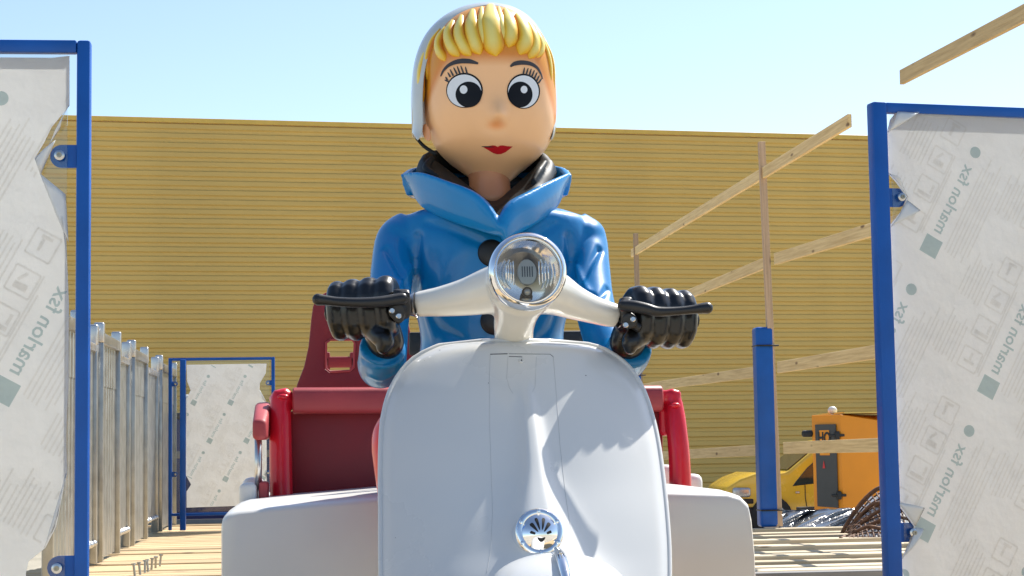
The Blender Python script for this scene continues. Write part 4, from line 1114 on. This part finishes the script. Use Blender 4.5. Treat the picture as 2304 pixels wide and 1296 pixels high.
# pressed folds: shallow grooves along armpit lines, crease at the inner elbow, front overlap
cv = np.array([v.co[:] for v in cme.vertices]); nvv = np.array([v.normal[:] for v in cme.vertices])
def groove(line, depth, width):
    P = np.array(line)
    best = np.full(len(cv), 1e9)
    for a, b in zip(P[:-1], P[1:]):
        ab = b-a; t_ = np.clip(((cv-a)@ab)/(ab@ab), 0, 1); dd = np.linalg.norm(cv-(a+t_[:, None]*ab), axis=1); best = np.minimum(best, dd)
    return -depth*np.exp(-(best/width)**2)
dsp = np.zeros(len(cv))
cb0 = bvh_of(cme)
def on_coat(px, py):
    k = Vector(ray(px, py)).normalized(); h = cb0.ray_cast(Vector(CAM), k)
    return np.array(h[0]) if h[0] is not None else B(px, py, 4.1)
for pts_, dp, wd in [
    ([(940, 535), (936, 590), (932, 640), (928, 690)], .010, .013), ([(1280, 535), (1285, 590), (1289, 640), (1292, 690)], .010, .013),
    ([(868, 560), (885, 585), (905, 620), (920, 655)], .009, .009), ([(1350, 560), (1330, 590), (1312, 625), (1300, 660)], .009, .009),
    ([(893, 655), (908, 630), (924, 600)], -.007, .008), ([(1322, 655), (1308, 630), (1296, 600)], -.006, .008),
    ([(842, 640), (862, 652), (884, 640)], .005, .007), ([(1368, 650), (1348, 668), (1326, 664)], .006, .008),
    ([(1128, 520), (1136, 560), (1140, 640), (1143, 770)], .004, .004),
    ([(960, 690), (985, 735), (1035, 762)], .006, .011), ([(1255, 690), (1240, 735), (1212, 765)], .005, .010),
    ([(960, 500), (1020, 520), (1080, 545)], .005, .011), ([(1250, 505), (1215, 525)], .005, .011),
    ([(815, 812), (835, 822), (862, 820), (890, 806)], .005, .007), ([(828, 846), (858, 856), (886, 842)], -.003, .006),
    ([(952, 640), (958, 700), (975, 760)], -.004, .010), ([(1040, 560), (1000, 610), (970, 680)], -.003, .02)]:
    Q = [on_coat(*catp) for catp in catmull([np.array(q_, float) for q_ in pts_], 4)]
    dsp += groove(Q, dp, wd)
dsp += 0.0035*np.sin(cv[:, 2]*38+cv[:, 0]*15)*np.clip((0.9-cv[:, 2])*3, 0, 1)
for v, d_, n_ in zip(cme.vertices, dsp, nvv): v.co = Vector(v.co) + Vector(n_)*float(d_)
coat = obj('coat', cme, 'coat', fig)
cbvh = bvh_of(cme)
def hit(bv, px, py):
    k = Vector(ray(px, py)).normalized(); h = bv.ray_cast(Vector(CAM), k)
    if h[0] is None: return None, None
    n_ = h[1] if h[1].dot(k) < 0 else -h[1]
    return np.array(h[0]), np.array(n_)
for bx, by in ((1106, 569), (1112, 722)):
    p, n_ = hit(cbvh, bx, by); n_ = np.array([n_[0]*.5, -1, .1]); n_ /= np.linalg.norm(n_)
    obj('coat_button', lathe([(0, .010), (.018, .0095), (.028, .006), (.0325, .0), (.0325, -.008)], p, n_, 28), 'black', coat, sharp=50)
# ---- collar wings
def wing(T, L_, thick, sign):
    T = catmull([B(*q_) for q_ in T], 5); L_ = catmull([B(*q_) for q_ in L_], 5)
    rings = []; n = len(T)
    for k, (a, b) in enumerate(zip(T, L_)):
        inw = np.array([sign*.45, .9, .05]); inw /= np.linalg.norm(inw)
        th = thick*(0.35+.65*math.sin(math.pi*min(1, max(.0, .15+.8*k/(n-1)))))
        m_ = (a+b)/2 + np.array([0, -.012, 0])
        rings.append([b, (b+m_)/2+np.array([0, -.004, 0]), m_, (a+m_)/2+np.array([0, -.002, 0]), a, a+inw*th+np.array([0, 0, -.001]), m_+inw*th*1.5, b+inw*th*1.2])
    return loft(rings)
wl = wing([(904, 389, 4.20), (945, 387, 4.12), (1000, 405, 4.055), (1060, 428, 4.02), (1100, 462, 4.005), (1124, 505, 4.0)],
          [(918, 420, 4.22), (948, 466, 4.16), (1010, 497, 4.085), (1065, 515, 4.045), (1105, 528, 4.02), (1130, 532, 4.01)], .030, 1)
wr = wing([(1285, 387, 4.20), (1245, 405, 4.12), (1195, 430, 4.055), (1160, 448, 4.02), (1140, 468, 4.005), (1128, 490, 4.0)],
          [(1275, 415, 4.22), (1256, 466, 4.16), (1215, 500, 4.085), (1180, 520, 4.05), (1155, 535, 4.02), (1138, 545, 4.005)], .030, -1)
# collar stand round the back of the neck
bk = [(908, 392, 4.215), (930, 378, 4.30), (985, 372, 4.36), (1095, 368, 4.40), (1205, 370, 4.36), (1262, 376, 4.30), (1281, 392, 4.215)]
bt = [(925, 440, 4.225), (945, 450, 4.32), (990, 455, 4.38), (1095, 460, 4.42), (1205, 455, 4.38), (1245, 450, 4.32), (1268, 440, 4.225)]
T = catmull([B(*q_) for q_ in bk], 5); L_ = catmull([B(*q_) for q_ in bt], 5)
rings = []
cen = B(1095, 420, 4.22)
for a, b in zip(T, L_):
    o_ = (a-cen)*np.array([1, 1, 0]); o_ /= np.linalg.norm(o_)
    rings.append([a-o_*.008, a+o_*.008, (a+b)/2+o_*.012, b+o_*.012, b-o_*.014, (a+b)/2-o_*.012])
collar_me = remesh('collar', [wl, wr, loft(rings)], .0042, 7)
obj('collar', collar_me, 'coat2', fig)
# ---- head
hr = [(18, 1070, 1130), (35, 1030, 1168), (60, 998, 1200), (95, 973, 1226), (140, 959, 1242), (200, 955, 1249), (260, 957, 1250), (300, 966, 1244), (335, 984, 1229), (362, 1009, 1204), (390, 1045, 1170), (412, 1070, 1146), (430, 1082, 1133), (443, 1096, 1118), (448, 1103, 1111)]
rings = []
YH = 4.26
def head_pt(an, y):
    xl, xr = keyed(hr, y)
    l = B(xl, y, YH); r_w = B(xr, y, YH); c_ = (l+r_w)/2; hw = (r_w[0]-l[0])/2
    cx, sy = math.cos(an), math.sin(an)
    dep = hw*(1.04 - .10*max(0, min(1, (y-330)/90))) if sy < 0 else hw*1.15
    ex = .92
    p = c_ + np.array([hw*np.sign(cx)*abs(cx)**ex, dep*np.sign(sy)*abs(sy)**ex, 0])
    return p
hv2 = [B(1100, 14, YH)]
ysr = np.linspace(18, 448, 96); NS = 128
HV = []
for y in ysr:
    for k in range(NS): HV.append(head_pt(2*math.pi*k/NS, y))
HV = np.array(HV)
# turn the head a little, then nose bump and brow/cheek shaping
hc0 = B(1103, 230, YH)
nose = B(1121, 262, 4.10); 
front = HV[:, 1] < YH
dx = HV[:, 0]-nose[0]; dz = HV[:, 2]-nose[2]
up_t = np.where(dz > 0, np.exp(-(dz/.030)**2), np.exp(-(dz/.0135)**2))
HV[:, 1] -= np.where(front, .030*np.exp(-(dx/.0155)**2)*up_t, 0)
br = B(1110, 195, 4.10)
HV[:, 1] += np.where(front, .006*np.exp(-((HV[:, 2]-br[2])/.05)**2)*np.exp(-((HV[:, 0]-br[0])/.10)**2), 0)
lp = B(1119, 334, 4.10)
HV[:, 1] -= np.where(front, .004*np.exp(-((HV[:, 2]-lp[2])/.018)**2)*np.exp(-((HV[:, 0]-lp[0])/.03)**2), 0)
F = []
n = len(ysr)
for i in range(n-1):
    for k in range(NS): F.append((i*NS+k, i*NS+(k+1) % NS, (i+1)*NS+(k+1) % NS, (i+1)*NS+k))
HVl = HV.tolist(); HVl += [tuple(B(1100, 13.5, YH)), tuple(B(1107, 449, YH))]; tpi = len(HV); 
for k in range(NS):
    F.append((tpi, (k+1) % NS, k)); F.append((tpi+1, (n-1)*NS+k, (n-1)*NS+(k+1) % NS))
HVl = np.array(HVl)
# painted colours: skin, airbrushed orange at hairline and nose tip
skin = np.array([1.0, 0.57, 0.28]); org_ = np.array([0.78, 0.27, 0.035]); hairb = np.array([0.72, 0.38, 0.02])
zline = B(1107, 132, 4.1)[2]
ncol = np.tile(skin, (len(HVl), 1))
hairline = zline - 0.10*np.clip((np.abs(HVl[:, 0]-B(1107, 130, 4.1)[0])-.10)/.06, 0, 1)**1.5 * 1.3
a_ = np.clip((HVl[:, 2]-hairline+.018)/.03, 0, 1)[:, None]
ncol = ncol*(1-a_)+org_*a_
a2 = np.clip((HVl[:, 2]-hairline-.012)/.03, 0, 1)[:, None]; ncol = ncol*(1-a2)+np.array([.74, .30, .012])*a2
tip = B(1120, 276, 4.07)
a_ = np.clip(1.25-np.hypot((HVl[:, 0]-tip[0])/.022, (HVl[:, 2]-tip[2])/.0105), 0, 1)[:, None]*np.where(HVl[:, 1] < YH, .75, 0)[:, None]
ncol = ncol*(1-a_)+np.array([.95, .33, .085])*a_
head = obj('head', (HVl, F), 'skin', fig, cols=ncol)
hb = bvh_of(head.data)
NECK = tube([(*B(1100, 380, 4.25), .052), (*B(1102, 420, 4.25), .050), (*B(1105, 470, 4.24), .055)], None, 24, n=3)
obj('neck', NECK, 'skin', fig, cols=np.tile(np.array([.66, .26, .11]), (len(NECK[0]), 1)))  # darker than the face: shade under the chin put into the colour
def on_head(px, py, off):
    p, n_ = hit(hb, px, py)
    if p is None:
        p = B(px, py, YH-.06); n_ = np.array([0, -1, 0])
    return p + n_*off
def patch(name, outline, off, m, parent, rings_=7):
    """painted mark: polygon outline (photo px) laid on the head surface, built as concentric rings"""
    O = np.array(outline, float); c_ = O.mean(axis=0); n = len(O); V = [on_head(*c_, off)]; F = []
    for r_ in range(1, rings_+1):
        for q_ in O: 
            a, b = c_+(q_-c_)*r_/rings_; V.append(on_head(a, b, off if r_ < rings_ else off))
    for k in range(n): F.append((0, 1+k, 1+(k+1) % n))
    for r_ in range(rings_-1):
        for k in range(n): F.append((1+r_*n+k, 1+r_*n+(k+1) % n, 1+(r_+1)*n+(k+1) % n, 1+(r_+1)*n+k))
    return obj(name, (V, F), m, parent)
def ell(cx, cy, rx, ry, n=40, rot=0.0):
    out = []
    for a in np.linspace(0, 2*math.pi, n, endpoint=False):
        x, y = rx*math.cos(a), ry*math.sin(a); out.append((cx+x*math.cos(rot)-y*math.sin(rot), cy+x*math.sin(rot)+y*math.cos(rot)))
    return out
def stroke(name, pts, wid, off, m, parent):
    P = catmull([np.array([*p, w_]) for p, w_ in zip(pts, wid)], 6); V = []
    for i, q_ in enumerate(P):
        t_ = P[min(i+1, len(P)-1)]-P[max(i-1, 0)]; t_ = t_[:2]/np.linalg.norm(t_[:2]); nn_ = np.array([-t_[1], t_[0]])
        for sg in (-1, -.33, .33, 1): V.append(on_head(*(q_[:2]+nn_*q_[2]*sg), off))
    return obj(name, (V, grid_faces(4, len(P))), m, parent)
for (ex, ey, rx, ry), (ix, iy, irx, iry), (gx, gy, gr) in (((1045.5, 203.5, 41, 39.5), (1055, 213, 29, 29), (1044, 202, 8.5)), ((1177.5, 205.5, 37, 39.5), (1170, 213, 27, 29), (1178, 202, 7.5))):
    e = patch('eye', ell(ex, ey, rx, ry), .0012, 'eyeblack', head)
    wv = patch('eye_white', ell(ex-.5, ey+1, rx-3.0, ry-3.0), .0018, 'eyewhite', e)
    patch('iris', ell(ix, iy, irx, iry), .0024, 'eyeblack', e)
    patch('eye_glint', ell(gx, gy, gr, gr+1, 20), .0030, 'eyewhite', e, 3)
stroke('eyebrow', [(992, 172), (999, 158), (1012, 146), (1032, 138.5), (1055, 138), (1076, 143)], [1.2, 2.6, 3.8, 5.2, 5.2, 2.2], .0012, 'brow', head)
stroke('eyebrow', [(1148, 150), (1158, 143.5), (1175, 141), (1194, 144), (1208, 153), (1216, 166), (1220, 178)], [2, 4.6, 5, 4.2, 3, 1.9, 1.0], .0012, 'brow', head)
for a, b in (((1006, 178), (1003, 173)), ((1012, 170), (1008, 163)), ((1018, 166), (1013, 156)), ((1026, 162), (1021, 152)), ((1033, 160), (1029, 149)), ((1041, 159), (1037, 148)), ((1050, 161), (1047, 150)), ((1008, 183), (1001, 180)),
             ((1178, 162), (1180, 152)), ((1185, 163), (1188, 153)), ((1192, 165), (1195, 155)), ((1198, 168), (1202, 158)), ((1204, 172), (1208, 163)), ((1209, 178), (1213, 170)), ((1213, 184), (1218, 177))):
    m_ = ((a[0]+b[0])/2, (a[1]+b[1])/2)
    a = (a[0]+(a[0]-b[0])*.5, a[1]+(a[1]-b[1])*.5); stroke('eyelash', [a, m_, b], [2.0, 1.7, .7], .0012, 'brow', head)
patch('lips', [(1086, 329.5), (1098, 328.5), (1108, 326.5), (1114, 327), (1119.5, 330), (1125, 327), (1131, 326.5), (1142, 328.5), (1153.5, 329), (1146, 335), (1137, 342), (1127, 346), (1119, 346.5), (1110, 344), (1099, 337.5)], .0012, 'lips', head, 5)
stroke('lip_line', [(1084, 329), (1100, 329.5), (1112, 330)], [.5, 1.3, .4], .0018, 'brow', head)
# ---- hair: separate moulded locks lying on the forehead
locks = [([(992, 66), (974, 98), (964, 135), (961, 180)], 9), ([(1003, 62), (990, 90), (990, 114), (1002, 138)], 11.5), ([(1020, 47), (1010, 78), (1018, 106), (1034, 127)], 12.5),
         ([(1039, 36), (1034, 75), (1044, 104), (1060, 126)], 12.5), ([(1064, 24), (1062, 66), (1070, 98), (1081, 123)], 14), ([(1104, 14), (1105, 60), (1110, 94), (1116, 127)], 20),
         ([(1136, 22), (1146, 56), (1149, 82), (1144, 107)], 15), ([(1161, 34), (1177, 66), (1181, 95), (1169, 123)], 17), ([(1188, 52), (1201, 84), (1202, 110), (1190, 132)], 12.5),
         ([(1203, 64), (1214, 94), (1216, 113), (1208, 130)], 9.5), ([(1214, 74), (1229, 110), (1238, 145), (1242, 185)], 7.5), ([(972, 92), (955, 135), (947, 175), (950, 228)], 9), ([(1226, 88), (1240, 126), (1246, 160), (1248, 205)], 5.5),
         ([(1084, 18), (1084, 60), (1090, 88), (1098, 112)], 9), ([(1122, 18), (1126, 50), (1130, 76), (1131, 98)], 9)]
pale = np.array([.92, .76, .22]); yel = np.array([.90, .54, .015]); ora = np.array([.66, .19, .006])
for li, (pts, wd) in enumerate(locks):
    P = catmull([np.array(p) for p in pts], 9); n = len(P); V = []; cols = []; NSG = 13
    wm = wd*0.00135
    for i, q_ in enumerate(P):
        t_ = i/(n-1); wi = wm*(min(1, .45+2.2*t_))*(max(0.04, 1-max(0, (t_-.72)/.28)**2.0))**.8
        p, n_ = hit(hb, *q_)
        if p is None: p = B(*q_, YH-.03); n_ = np.array([np.sign(q_[0]-1103)*.8, -.5, .2]); n_ /= np.linalg.norm(n_)
        tn = P[min(i+1, n-1)]-P[max(i-1, 0)]
        t3 = _r*tn[0]-_u*tn[1]; t3 = t3-n_*np.dot(t3, n_); t3 /= np.linalg.norm(t3); sd = np.cross(t3, n_)
        lift = (.004 + .006*math.sin(math.pi*min(1, t_*.9+.1))) * (0.5 if wd < 8 else 1)
        for k in range(NSG):
            b = -math.pi/2 + math.pi*k/(NSG-1)
            V.append(p + sd*wi*math.sin(b) + n_*(math.cos(b)**.8*(wi*.34+lift) - .003) if k not in (0, NSG-1) else p + sd*wi*math.sin(b) - n_*.004)
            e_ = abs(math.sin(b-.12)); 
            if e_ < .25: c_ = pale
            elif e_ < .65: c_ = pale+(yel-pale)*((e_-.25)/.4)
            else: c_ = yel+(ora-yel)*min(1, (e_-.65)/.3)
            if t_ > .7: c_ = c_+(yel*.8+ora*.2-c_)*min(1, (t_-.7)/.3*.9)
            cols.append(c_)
    F = grid_faces(NSG, n)
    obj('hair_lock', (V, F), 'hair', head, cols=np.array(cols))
# ---- hood / headscarf: horseshoe shell round the head, open to the face and below the chin
inner = [(938, 318), (948, 300), (951, 270), (950, 235), (951, 200), (955, 160), (966, 118), (985, 80), (1012, 48), (1048, 24), (1086, 12), (1112, 12), (1148, 20), (1186, 42), (1214, 76), (1234, 120), (1243, 170), (1246, 220), (1247, 265), (1246, 300), (1240, 318)]
outer = [(927, 300), (927, 285), (926, 255), (925, 225), (926, 190), (930, 145), (941, 103), (962, 65), (995, 33), (1038, 12), (1082, 4), (1116, 5), (1156, 14), (1194, 38), (1221, 74), (1240, 120), (1249, 172), (1252, 222), (1252, 268), (1250, 296), (1246, 312)]
I_ = catmull([B(*q_, 4.205) for q_ in inner], 3); O_ = catmull([B(*q_, 4.265) for q_ in outer], 3)
m_ = [(a+b)/2 + (b-a)*np.array([.10, 0, .10]) + np.array([0, -.004, 0]) for a, b in zip(I_, O_)]
ctr = B(1095, 215, 4.30)
rg = [I_, m_, O_]
for yy, s_ in ((4.34, .99), (4.41, .90), (4.455, .72), (4.48, .42), (4.487, .12)):
    rg.append([np.array([ctr[0]+(p[0]-ctr[0])*s_, yy, ctr[2]+(p[2]-ctr[2])*s_]) for p in O_])
V, F = loft(rg, False, False, closed=False)
obj('hood', (V, F), 'hood', fig, solid=-.004, sub=1)
# dark underside of the hood on the viewer's left, put in as a thin tube
fl_ = [(*B(938, 312, 4.24), .008), (*B(955, 330, 4.23), .009), (*B(980, 346, 4.215), .009), (*B(1005, 358, 4.20), .008)]
obj('hood_underside', tube([(*p_[:3], p_[3]*.5) for p_ in fl_[:3]], None, 10, n=4, round_ends=True), 'scarf', fig)
obj('ear_flap', loft([[B(944, 285, 4.23), B(952, 262, 4.225), B(958, 300, 4.21), B(948, 318, 4.22)], [B(966, 290, 4.20), B(964, 270, 4.205), B(985, 335, 4.18), B(962, 325, 4.195)]]), 'skin', fig, cols=np.tile(np.array([.80, .36, .16]), (8, 1)), sub=2)
# ---- dark scarf around the neck
sT = [(952, 346, 4.30), (970, 354, 4.27), (1005, 378, 4.235), (1056, 418, 4.185), (1108, 452, 4.145), (1152, 422, 4.185), (1196, 382, 4.235), (1218, 358, 4.27), (1230, 350, 4.30)]
sL = [(934, 388, 4.26), (952, 402, 4.18), (992, 428, 4.095), (1050, 458, 4.045), (1112, 496, 4.02), (1166, 464, 4.04), (1212, 432, 4.095), (1242, 406, 4.18), (1254, 388, 4.26)]
T = catmull([B(*q_) for q_ in sT], 6); L_ = catmull([B(*q_) for q_ in sL], 6); rings = []
for k, (a, b) in enumerate(zip(T, L_)):
    m_ = (a+b)/2 + np.array([0, -.010, .006+.003*math.sin(k*.55)]); bk_ = np.array([0, .028, -.006])
    rings.append([b, (b+m_)/2+np.array([0, -.003, .003]), m_, (a+m_)/2, a, a+bk_*.8, (a+b)/2+bk_*1.4, b+bk_])
sc3 = [(*B(958, 372, 4.27), .020), (*B(985, 362, 4.33), .028), (*B(1095, 365, 4.37), .032), (*B(1200, 362, 4.33), .028), (*B(1230, 374, 4.27), .018)]
obj('scarf', remesh('scarf', [loft(rings), ellipsoid(B(1100, 428, 4.345), (.135, .105, .035), 24, 12), tube(sc3, None, 16, n=4, round_ends=True),
    tube([(*B(1226, 366, 4.20), .008), (*B(1212, 386, 4.15), .010), (*B(1200, 408, 4.12), .007)], None, 12, n=3, round_ends=True),
    tube([(*B(972, 358, 4.21), .008), (*B(958, 378, 4.17), .010), (*B(982, 396, 4.13), .008)], None, 12, n=3, round_ends=True)], .004, 7), 'scarf', fig)
# ---- gloves: palm, four fingers wrapped over the grip, thumb below
def glove(g0, d, start, sgn, wrist, thumb):
    """fingers side by side along the grip from `start` m outward"""
    g0 = np.array(g0); parts = []
    up = np.array([0, 0, 1.0]); fw = np.cross(d, up)*(-1 if np.cross(d, up)[1] > 0 else 1); fw /= np.linalg.norm(fw)   # toward the viewer
    up = np.cross(fw, d)*(1 if np.cross(fw, d)[2] > 0 else -1)
    fr_ = [.0225, .0225, .0215, .0195]; pos = start + np.cumsum([.018, .036, .036, .033])
    lens = [1.0, 1.04, 1.0, .9]
    for i, (s_, r_) in enumerate(zip(pos, fr_)):
        c_ = g0 + d*s_; pth = []
        R0 = .0385
        for an in np.linspace(150, -95*lens[i], 13):
            a = R(an); rad = R0*(1.0+.10*abs(math.sin(2*a)))
            pth.append((*(c_ + fw*math.cos(a)*rad*.92 + up*math.sin(a)*rad*1.18 + d*sgn*0.0), r_*(1-.10*(an < -40))))
        parts.append(tube(pth, None, 14, round_ends=True))
        k_ = c_ + fw*.034*math.cos(R(55)) + up*.044*math.sin(R(55)); 
    palm = g0 + d*(start+.075) - fw*.030 + up*.004
    parts.append(tube([(*(g0+d*(start+.015)-fw*.028), .036), (*palm, .040), (*(g0+d*(start+.13)-fw*.026), .034)], None, 18, n=4, round_ends=True))
    parts.append(tube([(*p_, r_) for p_, r_ in wrist], None, 18, n=4, round_ends=True))
    parts.append(tube([(*p_, r_) for p_, r_ in thumb], None, 14, n=4, round_ends=True))
    return remesh('glove', parts, .0036, 7, .5)
gm = glove(gl0, dl, .042, 1, [(H(868, 770, 3.79), .040), (H(858, 740, 3.775), .040), (H(840, 712, 3.77), .036)],
           [(H(838, 735, 3.735), .026), (H(853, 752, 3.705), .024), (H(866, 768, 3.69), .021), (H(862, 782, 3.69), .015)])
obj('glove', gm, 'glove', fig)
gm = glove(gr0, dr_, .030, 1, [(H(1412, 770, 3.79), .040), (H(1424, 742, 3.775), .040), (H(1442, 720, 3.77), .036)],
           [(H(1446, 742, 3.735), .026), (H(1432, 757, 3.705), .024), (H(1420, 772, 3.69), .021), (H(1418, 784, 3.69), .014)])
obj('glove', gm, 'glove', fig)
# ---- orange trousers, thighs forward behind the shield
lg = [tube([(*B(980, 1010, 4.20), .09), (*B(935, 985, 4.02), .075), (*B(893, 988, 3.86), .056), (*B(900, 1100, 3.82), .05), (*B(905, 1180, 3.86), .045)], None, 20, n=4, round_ends=True),
      tube([(*B(1240, 1010, 4.20), .09), (*B(1280, 990, 4.02), .08), (*B(1300, 1000, 3.86), .06), (*B(1300, 1100, 3.82), .05), (*B(1300, 1180, 3.86), .045)], None, 20, n=4, round_ends=True)]
obj('trousers', remesh('trousers', lg, .008, 6), 'orange', fig)

for o in bpy.data.objects:
    if '_local' in o: del o['_local']
